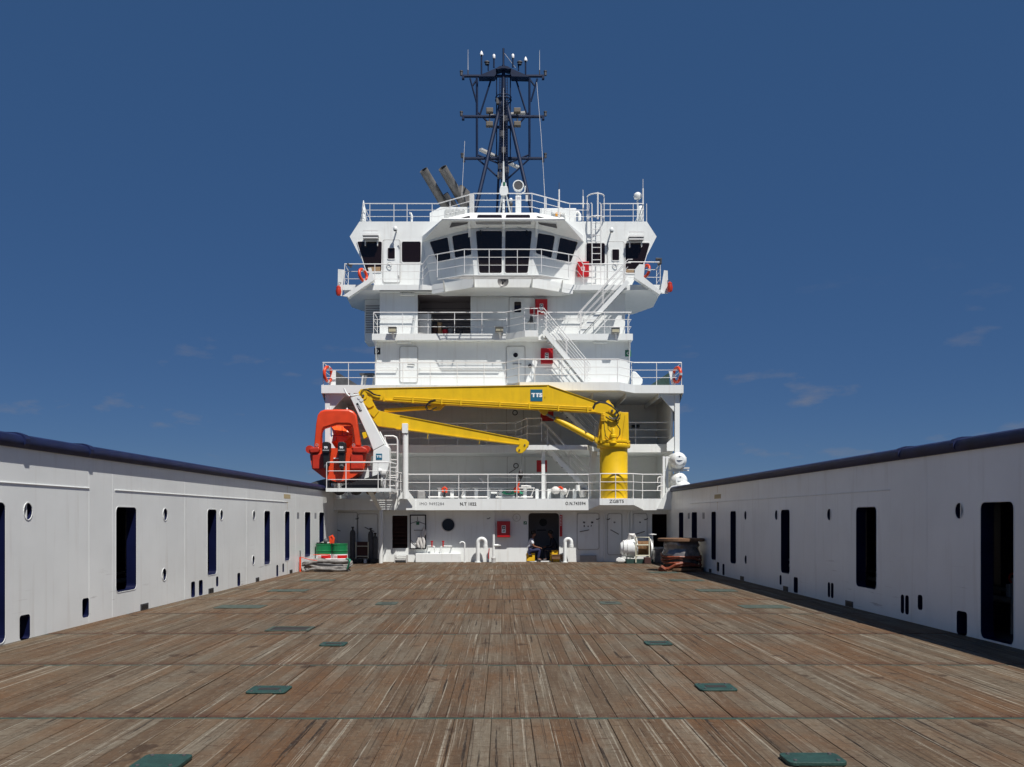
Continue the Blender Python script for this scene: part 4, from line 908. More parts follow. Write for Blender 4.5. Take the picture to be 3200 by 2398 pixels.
# folded jib
JY = 36.38
jo = [at('6', x, y, JY) for x, y in ((705, 235), (760, 225), (830, 250), (900, 388))] + [at('7', x, y, JY) for x, y in ((0, 212), (560, 320), (1655, 535), (1745, 548), (1785, 585), (1778, 625), (1738, 690), (1690, 732), (1640, 735), (1605, 705), (1602, 672), (1660, 615), (1210, 557), (125, 412))] + [at('6', x, y, JY) for x, y in ((1040, 590), (905, 572), (850, 500), (775, 370), (715, 275))]
jib = B().prism(jo, (0, .38, 0)).build('folding_jib', YEL, cr, bevel=.006)
def seg(k, pts, y0, th, h, name, par):
    b = B()
    for p, q in zip(pts[:-1], pts[1:]):
        a, c = at(k, *p, y0), at(k, *q, y0); b.prism([a, c, c - V((0, 0, h)), a - V((0, 0, h))], (0, th, 0))
    b.build(name, YEL, par)
seg('7', [(0, 210), (560, 318), (1650, 533)], JY - .03, .44, .025, 'top_flange', jib)
seg('7', [(-60, 392), (125, 410), (1210, 555), (1650, 610)], JY - .04, .46, .03, 'bottom_flange', jib)
B().torus(at('7', 1725, 625, JY + .19), .12, .05, (0, 1, 0), 16, 6).build('tip_sheave', YEL, jib)
for k, x, y in (('7', 1725, 625), ('7', 1650, 695)):
    B().lathe([(.035, 0), (.035, .03)], at(k, x, y, JY), (0, -1, 0), 10).build('pin', DGREY, jib)
for k, x, y0, y1 in (('7', 1215, 495, 570), ('7', 375, 460, 540), ('7', 1090, 565, 610), ('6', 985, 530, 580)):
    a, b_ = at(k, x, y1, JY - .04), at(k, x + 10, y0, JY - .04); B().prism([a, b_, b_ + V((.02, 0, 0)), a + V((.02, 0, 0))], (0, .03, 0)).build('gusset', YEL, jib)
# knuckle, jib cylinder, luffing cylinder
B().lathe([(.17, -.06), (.17, .56)], at('6', 735, 215, BY), (0, 1, 0), 18).build('knuckle_pin', YEL, cr)
B().lathe([(.05, 0), (.05, .03)], at('6', 735, 215, BY - .06), (0, -1, 0), 12).build('pin_cap', DGREY, cr)
B().prism([at('6', x, y, BY - .03) for x, y in ((700, 235), (830, 230), (860, 330), (800, 360), (730, 300))], (0, .05, 0)).build('knuckle_link', YEL, cr)
B().prism([at('6', x, y, JY - .03) for x, y in ((780, 395), (880, 350), (920, 395), (860, 470))], (0, .05, 0)).build('knuckle_link', YEL, cr)
B().cyl(S_(1202, 1284, 36.58), S_(1352, 1274, 36.58), .085, n=16).build('jib_cylinder', YEL, cr, smooth=True)
B().cyl(S_(1165, 1286, 36.58), S_(1202, 1284, 36.58), .045, n=12).build('cylinder_rod', FOIL, cr, smooth=True)
B().prism([S_(x, y, 36.5) for x, y in ((1345, 1266), (1362, 1255), (1398, 1259), (1375, 1281), (1352, 1283))], (0, .18, 0)).build('cylinder_lug', YEL, cr)
B().cyl(S_(1735, 1309, 36.6), S_(1856, 1374, 36.6), .125, n=20).build('luffing_cylinder', YEL, cr, smooth=True)
B().cyl(S_(1700, 1291, 36.6), S_(1735, 1309, 36.6), .06, n=12).build('cylinder_rod', FOIL, cr, smooth=True)
B().prism([S_(x, y, 36.5) for x, y in ((1682, 1278), (1712, 1280), (1712, 1290), (1706, 1297), (1698, 1296), (1688, 1288))], (0, .2, 0)).build('cylinder_lug', YEL, cr)
for pts in (((700, 205), (715, 160), (740, 140), (775, 140), (820, 165), (860, 195), (900, 208), (940, 212)), ((712, 215), (722, 175), (745, 152), (780, 153), (820, 180), (862, 205), (935, 218)), ((1585, 262), (1520, 278), (1478, 320), (1468, 355), (1485, 385), (1530, 385), (1600, 350)), ((1590, 268), (1530, 285), (1488, 325), (1480, 352), (1500, 378))):
    B().tube([at('6', x, y, BY - .06) for x, y in pts], .019, 6).build('hydraulic_hose', BLACK, cr, smooth=True)
# hoist wire and hook block
hk = thing('hook_block', 'black crane hook block hanging on a thin wire from the jib tip', 'hook', tuple(at('7', 1668, 1050, 36.75)))
B().cyl(at('7', 1690, 735, 36.57), at('7', 1672, 1000, 36.75), .008, n=5).build('hoist_wire', GREY, hk)
B().lathe([(.02, 0), (.06, .04), (.1, .12), (.1, .24), (.07, .32), (.03, .38)], at('7', 1668, 1098, 36.75), n=14).build('block', BLACK, hk, smooth=True)
B().tube([at('7', x, y, 36.75) for x, y in ((1668, 1098), (1668, 1115), (1655, 1130), (1640, 1122))], .02, 6).build('hook', DGREY, hk, smooth=True)
sl_ = thing('lifting_sling', 'orange lifting sling hanging below the black hook block', 'sling', tuple(at('7', 1640, 1230, 36.75)))
B().tube([at('7', x, y, 36.75) for x, y in ((1648, 1125), (1640, 1170), (1618, 1220), (1608, 1260))], .035, 6).build('webbing', ORG, sl_, smooth=True)
# crane rest post
rp = thing('boom_rest_post', 'white square-headed post in front of the folded crane jib', 'post', tuple(at('6', 1235, 1400, 36.3)))
a = at('6', 1233, 700, 36.3); b_ = at('6', 1228, 545, 36.3)
B().cyl((a.x, 36.3, 2.6), (a.x, 36.3, a.z + .1), .115, n=18).build('shaft', W, rp, smooth=True)
B().box(b_.x - .11, b_.x + .12, 36.15, 36.45, at('6', 0, 660, 36.3).z, b_.z).build('head', W, rp, bevel=.01)
B().prism([(a.x - .3, 36.28, 2.61), (a.x + .35, 36.28, 2.61), (a.x + .1, 36.28, 2.95), (a.x - .1, 36.28, 2.95)], (0, .04, 0)).build('foot_gusset', W, rp)

# ================================================================ rescue boat, davit, platform
pf = thing('boat_platform', 'white grated platform jutting from the deckhouse under the rescue boat', 'platform', (-5.5, 34.2, 2.84))
PX0, PX1 = -6.74, -4.25
B().box(PX0, PX1, 34.2, 34.26, 2.835, 2.97).build('front_beam', W, pf)
for x in (PX0, -5.95, -5.1, PX1 - .06): B().box(x, x + .06, 34.26, 36.54, 2.85, 2.965).build('side_beam', W, pf)
g = B(); y = 34.3
while y < 36.5: g.box(PX0 + .05, PX1 - .05, y, y + .016, 2.93, 2.962); y += .045
g.build('grating', WG, pf)
B().box(PX0 + .06, PX1 - .07, 34.27, 36.05, 2.9, 2.929).build('sun_block_plate', WG, pf)  # solid sheet added under the grating to keep sun stripes off the pillar
for i, (x, m_, lb) in enumerate((('390', GREY, ''), ('720', GREY, ''), ('1020', ROPEB, ''))):
    p = at('c', float(x), 300, 35.6)
    t = tag(B().ball((p.x, 35.6, p.z + .12), .17, (1.25, 1.6, .8)).build('stowed_fender', m_ if i == 2 else DGREY, loc=(p.x, 35.6, p.z), smooth=True), ('dark grey fender under the platform next to the left bulwark', 'dark grey fender in the middle under the rescue boat platform', 'brown fender under the platform beside the pillar strut')[i], 'fender', 'fenders under the boat platform')
bt_ = thing('rescue_boat', 'orange rescue boat with tall roll bar and twin outboards hung on its davit', 'boat', (-6.35, 34.9, 3.6))
BYs = 34.75
def D(x, y, Y=BYs): return at('d', x, y, Y)
cxb = D(592, 0).x
# hull: stern section lofted to the bow
sec = [(-1.0, .92), (-1.06, .62), (-.98, .12), (-.55, -.22), (0, -.42)]; sec = sec + [(-x, z) for x, z in sec[-2::-1]]
gz = D(0, 925).z - .92
hb = B(); stations = [(0, 1.0, 0), (.9, 1.02, 0), (1.9, .92, .02), (2.7, .66, .1), (3.3, .34, .22), (3.6, .06, .36)]
vs = []
for dy, sc_, lift in stations: vs += [V((cxb + x * sc_ * 1.03, BYs + dy, gz + z * (1 - .35 * lift) + lift)) for x, z in sec]
n = len(sec); fs = [list(range(n))] + [(i * n + j, i * n + j + 1, (i + 1) * n + j + 1, (i + 1) * n + j) for i in range(len(stations) - 1) for j in range(n - 1)]
fs += [(i * n, (i + 1) * n, (i + 1) * n + n - 1, i * n + n - 1) for i in range(len(stations) - 1)] + [list(range((len(stations) - 1) * n, len(stations) * n))]
hb.add(vs, fs).build('hull', ORG, bt_, smooth=True)
fd = [(cxb + s_ * q[1] * 1.08, BYs + q[0] - .12 * (i == 0), gz + .86 + q[2]) for s_ in (-1,) for i, q in enumerate(stations)] + [(cxb + q[1] * 1.08, BYs + q[0] - .12 * (q[0] == 0), gz + .86 + q[2]) for q in stations[::-1]]
B().tube(fd, .16, 10).build('fender_collar', ORGD, bt_, smooth=True)
for a_, b_ in ((-.98, -.5), (.5, .98)): B().box(cxb + a_, cxb + b_, BYs - .1, BYs - .001, gz + .1, gz + .7).build('transom_pad', ORGD, bt_, bevel=.03)
for pts in (((28, 950), (60, 915), (225, 905), (240, 960), (215, 1010), (60, 1025)), ((868, 905), (1060, 895), (1130, 925), (1160, 975), (1130, 1020), (870, 1010))):
    B().prism([D(x, y, BYs - .16) for x, y in pts], (0, .5, 0)).build('gunwale_pad', ORGD, bt_, bevel=.04)
# roll bar
ro = [D(x, y) for x, y in ((125, 905), (165, 460), (195, 290), (250, 215), (330, 185), (560, 178), (800, 182), (880, 215), (930, 280), (950, 420), (1022, 890))]
ri = [D(x, y) for x, y in ((262, 940), (268, 640), (290, 575), (320, 545), (360, 535), (560, 470), (760, 470), (820, 480), (862, 520), (880, 600), (915, 890))]
b = B(); n = len(ro); off = V((0, .34, 0)); lean = V((0, -.05, 0))
vs = ro + ri + [p + off for p in ro] + [p + off for p in ri]; fs = []
for i in range(n - 1): fs += [(i, i + 1, n + i + 1, n + i), (2 * n + i, 3 * n + i, 3 * n + i + 1, 2 * n + i + 1), (i, 2 * n + i, 2 * n + i + 1, i + 1), (n + i, n + i + 1, 3 * n + i + 1, 3 * n + i)]
fs += [(0, n, 3 * n, 2 * n), (n - 1, 3 * n - 1, 4 * n - 1, 2 * n - 1)]
b.add(vs, fs).build('roll_bar', ORG, bt_, smooth=True, bevel=.06)
for x in (380, 752): B().lathe([(.03, 0), (.03, .08), (.015, .11)], D(x, 185) + V((0, .15, -.03)), n=8).build('lamp', WHITE, bt_)
# wrapped console behind the bar
cn = [D(x, y, 35.6) for x, y in ((455, 500), (850, 500), (880, 680), (860, 830), (790, 940), (560, 950), (470, 820), (500, 660))]
b = B(); n = len(cn); c0 = sum(cn, V()) / n
vs = cn + [p + V((0, .75, .1)) for p in cn] + [c0 + (p - c0) * .55 + V((0, -.14 if i % 2 else -.22, 0)) for i, p in enumerate(cn)]
fs = [(i, (i + 1) % n, 2 * n + (i + 1) % n, 2 * n + i) for i in range(n)] + [list(range(2 * n, 3 * n)), list(range(n, 2 * n))] + [(i, (i + 1) % n, n + (i + 1) % n, n + i) for i in range(n)]
b.add(vs, fs).build('covered_console', ORGB, bt_)
B().tube([D(x, y, 35.38) for x, y in ((470, 690), (560, 680), (720, 690), (860, 660))], .02, 6).build('lashing', ORGD, bt_)
B().tube([D(x, y, 35.38) for x, y in ((670, 520), (672, 690))], .012, 6).build('lashing', DGREY, bt_)
for x0, x1 in ((325, 470), (620, 765)):
    m_ = thing('outboard_motor', '', 'x'); m_.parent = bt_; del m_['category']; del m_['label']
    xc = (D(x0, 0).x + D(x1, 0).x) / 2; hw = (D(x1, 0).x - D(x0, 0).x) / 2
    zt, zm, zb = D(0, 822).z, D(0, 1000).z, D(0, 1230).z
    y0 = BYs - .42
    pr = [(hw * .6, zt), (hw * .95, zt - .06), (hw, zm), (hw * .8, zm - .06)]
    hd_ = B()
    hd_.hull([(xc + s_ * w_, yy, z) for w_, z in pr for s_ in (-1, 1) for yy in (y0, y0 + .38)])
    o_ = hd_.build('engine_cowl', BLACK, m_, bevel=.02)
    B().hull([(xc + s_ * hw * .88, yy, zm - .05) for s_ in (-1, 1) for yy in (y0 + .05, y0 + .34)] + [(xc + s_ * hw * .7, yy, zb - .1) for s_ in (-1, 1) for yy in (y0 + .1, y0 + .28)]).build('midsection', BLACK, m_, bevel=.02)
    B().hull([(xc + s_ * .06, yy, zb + .02) for s_ in (-1, 1) for yy in (y0 + .08, y0 + .32)] + [(xc + s_ * .03, yy, zb - .3) for s_ in (-1, 1) for yy in (y0 + .12, y0 + .26)]).build('skeg', BLACK, m_)
    B().lathe([(.03, 0), (.09, .02), (.09, .04), (.03, .08)], (xc, y0 + .02, zb - .12), (0, 1, 0), 9).build('propeller', DGREY, m_)
    text('90', .115, V((xc, y0 - .004, zt - .22)), WHITE, m_, 'engine_number', bold=.006, sx=1.2)
    B().box(xc - .12, xc + .12, y0 - .004, y0 + .02, zt - .33, zt - .315).build('engine_stripe', WHITE, m_)
B().box(cxb - .16, cxb + .2, BYs - .06, BYs - .001, gz + .5, gz + .54).build('tow_bar', WHITE, bt_)
for x in (185, 890): B().torus(D(x, 870, BYs - .05), .05, .015, (0, 1, 0), 10, 5).build('lifting_eye', GREY, bt_)
# cradle and boat deck fittings
cdl = thing('boat_cradle', 'dark slanted cradle plates under the orange rescue boat', 'cradle', (-6.0, 35, 2.97))
B().prism([at('d', x, y, 34.9) for x, y in ((-40, 1660), (0, 1620), (180, 1555), (420, 1500), (420, 1700), (-40, 1720))], (0, .5, 0)).build('cradle_plate', DGREY, cdl)
B().prism([at('d', x, y, 34.7) for x, y in ((660, 1650), (1330, 1440), (1400, 1440), (1400, 1700), (660, 1700))], (0, .5, 0)).build('cradle_plate', BLACK, cdl)
B().prism([at('d', x, y, 35.6) for x, y in ((420, 1400), (1060, 1400), (1060, 1600), (420, 1600))], (0, .1, 0)).build('cradle_plate', GREY, cdl)
dv = thing('boat_davit', 'white slanting davit arm beside the orange rescue boat', 'davit', (-4.6, 35.1, 2.97))
DY = 34.95
B().prism([at('6', x, y, DY) for x, y in ((583, 236), (690, 212), (725, 290), (988, 785), (852, 858), (795, 700))], (0, .42, 0)).build('arm', W, dv, bevel=.02)
B().prism([at('6', x, y, DY + .01) for x, y in ((852, 862), (990, 788), (1040, 830), (1045, 990), (1020, 1090), (970, 1180), (930, 1330), (835, 1330), (840, 1150))], (0, .55, 0)).build('pedestal', W, dv, bevel=.02)
B().prism([at('6', x, y, DY + .4) for x, y in ((760, 1050), (835, 1040), (835, 1200), (700, 1200))], (0, .1, 0)).build('side_plate', W, dv)
a, b_ = at('6', 885, 968, DY), at('6', 957, 897, DY)
B().box(a.x, b_.x, DY - .004, DY + .012, a.z, b_.z).build('maker_sign', SIGNB, dv)
text('TTS', .11, V(((a.x + b_.x) / 2, DY - .008, (a.z + b_.z) / 2)), WHITE, dv, 'sign_lettering', bold=.006)
B().prism([at('6', x, y, DY - .012) for x, y in ((650, 306), (672, 298), (720, 392), (692, 402))], (0, .02, 0)).build('rating_plate', BLACK, dv)
for i in range(4):
    p = at('6', 672 + i * 12, 335 + i * 15, DY - .014); B().box(p.x - .04, p.x + .04, p.y, p.y + .005, p.z - .015, p.z + .015).build('plate_mark', TAPE, dv)
B().tube([at('6', x, y, DY + .1) for x, y in ((510, 130), (535, 185), (570, 220), (640, 205), (685, 200))], .035, 8).build('fall_guide', W, dv, smooth=True)
for x, y in ((600, 200), (685, 235), (712, 265)): B().lathe([(.07, 0), (.07, .12)], at('6', x, y, DY - .02), (0, 1, 0), 12).build('sheave', W, dv)
B().prism([at('6', x, y, DY - .05) for x, y in ((720, 650), (760, 640), (780, 700), (740, 720))], (0, .2, 0)).build('limit_bracket', YEL, dv)
B().cyl(at('6', 930, 640, DY + .2), at('6', 1045, 860, DY + .2), .03, n=8).build('hydraulic_pipe', W, dv)
for x, y, r_ in ((930, 1095, .09), (880, 1225, .07), (820, 1205, .06)): B().ball(at('6', x, y, DY - .12), r_).build('winch_fitting', W, dv, smooth=True)
wl = B(); wl.cyl(at('6', 955, 1130, DY + .1), at('6', 1010, 1130, DY + .1), .16, n=14); wl.cyl(at('6', 990, 1130, DY + .1), at('6', 985, 1300, DY + .1), .05, n=8)
wl.build('davit_winch', WG, dv, smooth=True)
for pts in (((960, 1190), (985, 1300), (965, 1390)), ((1000, 1180), (975, 1260), (1000, 1340))): B().tube([at('6', x, y, DY - .05) for x, y in pts], .014, 6).build('hydraulic_hose', TAPE, dv, smooth=True)
# davit access ladder
dl_ = thing('davit_ladder', 'white hooped ladder standing behind the davit pedestal', 'ladder', tuple(at('6', 1100, 1400, 36.2)))
LY = 36.2
B().tube([at('6', x, y, LY) for x, y in ((985, 690), (1090, 690), (1125, 705), (1138, 740), (1138, 1415))], .035, 8).build('side_rail', WR, dl_, smooth=True)
B().tube([at('6', x, y, LY) for x, y in ((985, 690), (1000, 760), (1045, 830), (1050, 1415))], .025, 8).build('side_rail', WR, dl_, smooth=True)
for y in (790, 882, 970, 1060, 1155, 1180, 1275, 1365): B().cyl(at('6', 1035 if y > 800 else 1010, y, LY), at('6', 1138, y, LY), .02, n=6).build('rung', WR, dl_)
# ================================================================ mast
MY = 44.0
def T(x, y, Y=MY): return at('1', x, y, Y)
ms = thing('lattice_mast', 'tall dark blue lattice mast with three crossarms standing on the wheelhouse roof', 'mast', (0, MY, 15.23))
def mt(name, pts, r, m=MASTB, Y=MY, n=7, par=None):
    return B().tube([T(*(p if len(p) == 3 else (*p, Y))) for p in pts], r, n).build(name, m, par or ms, smooth=True)
mt('main_pole', [(513, 1660), (513, 600), (513, 250)], [.13, .11, .08], n=10)
mt('top_pole', [(513, 260), (513, 95)], .05)
for x0, x1, xm, ym in ((490, 248, 0, 0), (540, 776, 0, 0)): mt('front_leg', [(x0, 590, 44), (x1, 1610, 42.4)], .095, n=10)
for x0, x1 in ((497, 452), (533, 560)): mt('rear_leg', [(x0, 620, 44), (x1, 1640, 45.2)], .06)
for y, xa, xb in ((350, 142, 882), (725, 142, 882), (1112, 150, 882)):
    a_ = mt('crossarm', [(xa, y), (xb, y)], .075)
    for x, s_ in ((xa, -1), (xb, 1)):
        p = T(x, y); B().box(p.x - .07, p.x + .05, MY - .1, MY + .1, p.z - .16, p.z + .02).build('arm_end', MASTB, a_)
        q = T(x - 18 * (1 if s_ < 0 else -1), y - 28)
        B().lathe([(.07, 0), (.07, .16), (.085, .17), (.085, .22)], q - V((0, 0, .12)), n=10).build('navigation_light', DGREY, a_)
gl = B()
for pts in (((285, 352), (315, 332), (440, 278), (445, 330), (430, 352)), ((750, 356), (735, 345), (585, 278), (578, 330), (590, 352)), ((440, 280), (480, 256), (545, 256), (588, 280), (560, 284), (530, 276), (495, 276), (460, 286))):
    gl.prism([T(x, y, MY - .25) for x, y in pts], (0, .5, 0))
gl.build('top_gallery', MASTB, ms)
for x in (268, 754): mt('outer_strut', [(x, 350), (x, 1110)], .06)
for pts in ([(405, 360), (298, 700)], [(622, 360), (728, 700)], [(205, 372), (266, 600)], [(826, 375), (767, 585)], [(228, 440), (266, 385)], [(800, 440), (760, 385)],
            [(270, 1112), (482, 1305)], [(752, 1115), (540, 1312)], [(270, 1078), (485, 1165)], [(750, 1078), (535, 1165)], [(275, 685), (370, 778)], [(745, 690), (670, 775)], [(275, 690), (300, 705)]):
    mt('brace', pts, .045)
for x in (450, 577): mt('ladder_guard', [(x, 290), (x, 1100)], .03)
for a_, b_ in ((476, 490), (536, 552)):
    l_ = mt('mast_ladder', [(a_, 370, 43.7), (a_, 1300, 43.7)], .018)
    mt('side_rail', [(b_, 370, 43.7), (b_, 1300, 43.7)], .018, par=l_)
    for i in range(36): mt('rung', [(a_, 385 + i * 25, 43.7), (b_, 385 + i * 25, 43.7)], .011, n=5, par=l_)
B().torus(T(513, 575), .38, .035, (0, 0, 1), 18, 6).build('ring_platform', MASTB, ms); B().torus(T(513, 548), .38, .025, (0, 0, 1), 18, 6).build('ring_platform', MASTB, ms)
B().box(T(400, 0).x, T(655, 0).x, MY - .14, MY + .14, T(0, 730).z, T(0, 718).z).build('lamp_platform', MASTB, ms)
B().box(T(425, 0).x, T(605, 0).x, MY - .12, MY + .12, T(0, 828).z, T(0, 818).z).build('lamp_platform', MASTB, ms)
B().box(T(440, 0).x, T(590, 0).x, MY - .15, MY + .15, T(0, 1122).z, T(0, 1112).z).build('radar_platform', MASTB, ms)
for x, z in ((470, 600), (535, 760), (500, 900), (520, 1050), (490, 1200), (480, 1280), (545, 1230)): B().box(T(x, 0).x - .12, T(x, 0).x + .1, MY - .3, MY - .1, T(0, z).z - .15, T(0, z).z + .12).build('junction_box', DGREY, ms)
for i, (x, y) in enumerate(((385, 663), (640, 663), (383, 790), (642, 788))):
    p = T(x, y, MY - .5); lb = ('upper left', 'upper right', 'lower left', 'lower right')[i]
    t = thing('mast_floodlight', f'square floodlight on the mast middle platform, {lb} of four', 'floodlight', tuple(p), 'floodlights on the mast')
    B().box(p.x - .17, p.x + .17, p.y, p.y + .25, p.z - .1, p.z + .12).build('housing', LAMPT, t, bevel=.02)
    B().box(p.x - .14, p.x + .14, p.y - .012, p.y + .002, p.z - .08, p.z + .09).build('lens', LAMPT, t)
    B().cyl((p.x, p.y + .15, p.z - .1), (p.x, p.y + .15, p.z - .26 if i < 2 else p.z + .3), .035, n=8).build('bracket', DGREY, t)
for y, yw, ln, lb, hx in ((705, 12, 1.9, 'upper', 552), (1112, -50, 2.9, 'lower', 478)):
    p = T(hx, y, MY + .5)
    t = thing('radar_scanner', f'long white bar radar scanner on the {lb} mast platform', 'radar', tuple(p), 'radar scanners on the mast')
    d = V((math.cos(R(yw)), math.sin(R(-yw)), 0)); nrm = V((-d.y, d.x, 0))
    B().prism([p + d * s_ * ln * .5 + nrm * w_ + V((0, 0, -.07)) for s_, w_ in ((-1, -.1), (1, -.1), (1, .1), (-1, .1))], (0, 0, .12)).build('scanner_bar', WG, t, bevel=.02)
    B().lathe([(.12, -.3), (.12, -.12), (.08, -.1), (.08, -.06)], p, n=14).build('gearbox', DGREY, t, smooth=True)
for x, y0, y1, lb in ((185, 105, 335, 'left'), (847, 112, 335, 'right')):
    t = thing('whip_antenna', f'thin white whip antenna at the {lb} end of the top crossarm', 'antenna', tuple(T(x, y1)), 'antennas of the ship')
    B().tube([T(x, y1), T(x, 295)], .028, 6).build('base', DGREY, t); B().tube([T(x, 295), T(x, y0)], [.014, .007], 5).build('rod', WR, t)
for x, y0, y1, lb in ((310, 118, 335, 'outer left'), (425, 150, 272, 'inner left'), (600, 147, 270, 'inner right'), (718, 172, 335, 'outer right')):
    t = thing('dome_antenna', f'small white capped receiver on a dark stalk, {lb} on the mast top', 'antenna', tuple(T(x, y1)), 'antennas of the ship')
    B().cyl(T(x, y1), T(x, y0 + 38), .04, n=8).build('stalk', MASTB, t)
    z0 = T(x, y0 + 40).z; xx = T(x, 0).x; hh = T(x, y0).z - z0
    prof = [(.085, 0), (.09, .04), (.06, hh * .6), (.02, hh)] if 'outer' in lb else [(.06, 0), (.07, .02), (.07, hh * .8), (.04, hh)]
    B().lathe(prof, (xx, MY, z0), n=12).build('cap', WHITE, t, smooth=True)
for x, s_, lb in ((372, -1, 'left'), (652, 1, 'right')):
    t = thing('signal_horn', f'dark horn on a short bent bracket {lb} of the mast top', 'horn', tuple(T(x, 290)))
    B().tube([T(x, 300), T(x, 245), T(x + s_ * 12, 238)], .035, 6).build('bracket', MASTB, t)
    B().lathe([(.03, .1), (.11, .02), (.11, 0)], T(x + s_ * 10, 245) , (0, 0, 1), 12).build('bell', DGREY, t, smooth=True)
    B().ball(T(x + s_ * 12, 222), .1, (1.4, 1, .7)).build('dome', DGREY, t, smooth=True)
t = tag(B().tube([T(515, 130), T(625, 275)], .012, 5).build('signal_halyard', WG), 'pale halyard slanting from the mast head to the top gallery', 'rope')
t = tag(B().tube([T(820, 400), T(862, 900, 42.5), T(900, 1530, 40.9)], .009, 5).build('stay_wire', WG), 'thin pale stay wire from mast crossarm down to the roof rail at right', 'wire')
t = tag(B().tube([T(155, 950), T(127, 1470, 41)], .008, 5).build('stay_wire', WG), 'thin pale stay wire dropping from the lower crossarm at left', 'wire')
# white jackstaff with light console in front of the mast
JS = 39.45
js = thing('light_staff', 'white staff with tripod foot and console in front of the mast', 'staff', tuple(T(513, 1610, JS)))
B().tube([T(513, 1610, JS), T(513, 1330, JS), T(513, 1140, JS)], [.06, .06, .03], 8).build('pole', W, js, smooth=True)
B().tube([T(513, 1145, JS), T(513, 460, JS)], .012, 5).build('rod', TAPE, js)
for x in (472, 574): B().tube([T(x, 1615, JS + .4), T(505 if x < 513 else 535, 1430, JS)], .035, 6).build('leg', W, js)
B().hull([T(x, y, JS + q) for q in (-.12, .15) for x, y in ((478, 1400), (556, 1400), (548, 1370), (485, 1370), (475, 1430), (558, 1430), (490, 1455), (540, 1455))]).build('console', W, js, bevel=.01)
B().hull([T(x, y, JS + q) for q in (-.1, .1) for x, y in ((496, 1335), (538, 1335), (545, 1375), (488, 1375))]).build('console_top', W, js)
a, b_ = T(510, 1362, JS - .11), T(530, 1330, JS - .11); B().box(a.x, b_.x, a.y - .01, a.y + .02, a.z, b_.z).build('light', SIGNG, js)
# searchlight
sy = 40.0
se = thing('searchlight', 'round white searchlight with dark lens on a pedestal right of the staff', 'searchlight', tuple(T(650, 1610, sy)))
a, b_ = T(623, 1620, sy), T(677, 1455, sy)
B().box(a.x, b_.x, sy, sy + .3, 15.2, b_.z).build('pedestal', W, se, bevel=.03)
a, b_ = T(636, 1490, sy - .004), T(670, 1465, sy - .004); B().box(a.x, b_.x, sy - .006, sy + .01, a.z, b_.z).build('plate', TAPE, se)
c = T(650, 1363, sy); B().lathe([(.17, .3), (.23, .2), (.255, .0), (.24, -.03), (.2, -.03), (.19, .02), (0, .03)], c, (0, 1, 0), 24).build('lamp_drum', W, se, smooth=True)
B().lathe([(.19, -.012), (.19, .0)], c, (0, 1, 0), 24).build('lens', DGREY, se)
B().torus(c, .09, .012, (0, 1, 0), 16, 5).build('lens_ring', GREY, se)
B().tube([c + V((.31, .05, 0)), c + V((.29, .06, -.25)), c + V((.1, .1, -.36)), c + V((-.1, .1, -.36))], .03, 6).build('yoke', W, se)
B().tube([c + V((0, .1, -.36)), V((c.x, sy + .12, b_.z))], .05, 8).build('neck', W, se)
lp = thing('signal_lamp', 'small round lamp between the staff and the searchlight', 'lamp', tuple(T(585, 1600, 40.2)))
B().tube([T(588, 1620, 40.2), T(586, 1530, 40.2)], .03, 6).build('stem', GREY, lp); B().ball(T(582, 1495, 40.2), .085).build('head', W, lp, smooth=True); B().ball(T(580, 1535, 40.2), .1).build('body', DGREY, lp, smooth=True)
B().box(T(718, 0, 40.2).x, T(740, 0, 40.2).x, 40.2, 40.3, T(0, 1500, 40.2).z, T(0, 1450, 40.2).z).build('side_box', WG, lp)
# ================================================================ exhausts and roof houses
EY = 45.5
for (x0, y0), (x1, y1), r_, lb in (((325, 140), (660, 700), .215, 'left'), ((588, 110), (905, 650), .225, 'right')):
    t = thing('exhaust_pipe', f'wide grey-brown exhaust pipe tilted left, the {lb} of the big pair', 'exhaust pipe', tuple(at('e', x1, y1, EY)), 'exhaust pipes above the roof house')
    p, q = at('e', x1, y1, EY), at('e', x0, y0, EY - 1.35)
    B().lathe([(r_, 0), (r_, (q - p).length), (r_ - .02, (q - p).length), (r_ - .03, (q - p).length - 1.2)], p, q - p, 24).build('pipe', STEEL, t, smooth=True)
    B().lathe([(r_ - .035, 0), (r_ - .035, .02)], q - (q - p).normalized() * .25, q - p, 20).build('bore', BLACK, t)
for (x0, y0), (x1, y1), r_, lb in (((628, 465), (735, 640), .13, 'wider'), ((722, 535), (790, 660), .075, 'thinner')):
    t = thing('exhaust_pipe', f'{lb} of the two small dark exhaust pipes between the big pair', 'exhaust pipe', tuple(at('e', x1, y1, EY)), 'exhaust pipes above the roof house')
    p, q = at('e', x1, y1, EY - .5), at('e', x0, y0, EY - .8)
    B().lathe([(r_, 0), (r_, (q - p).length), (r_ - .015, (q - p).length), (r_ - .02, (q - p).length - .4)], p, q - p, 16).build('pipe', DGREY, t, smooth=True)
B().hull([at('e', x, y, EY + .5 + d) for d in (0, .5) for x, y in ((820, 350), (862, 345), (905, 430), (965, 440), (970, 640), (850, 640))]).build('exhaust_clamp', STEEL, bpy.data.objects['exhaust_pipe.001'])
rh = thing('roof_house', 'white roof house with louvred vent in front of the exhaust pipes', 'roof house', tuple(at('e', 690, 840, 42)))
RY = 42.2
B().prism([at('e', x, y, RY) for x, y in ((412, 930), (412, 735), (560, 652), (955, 652), (955, 930))], (0, 4.2, 0)).build('house_wall', W, rh)
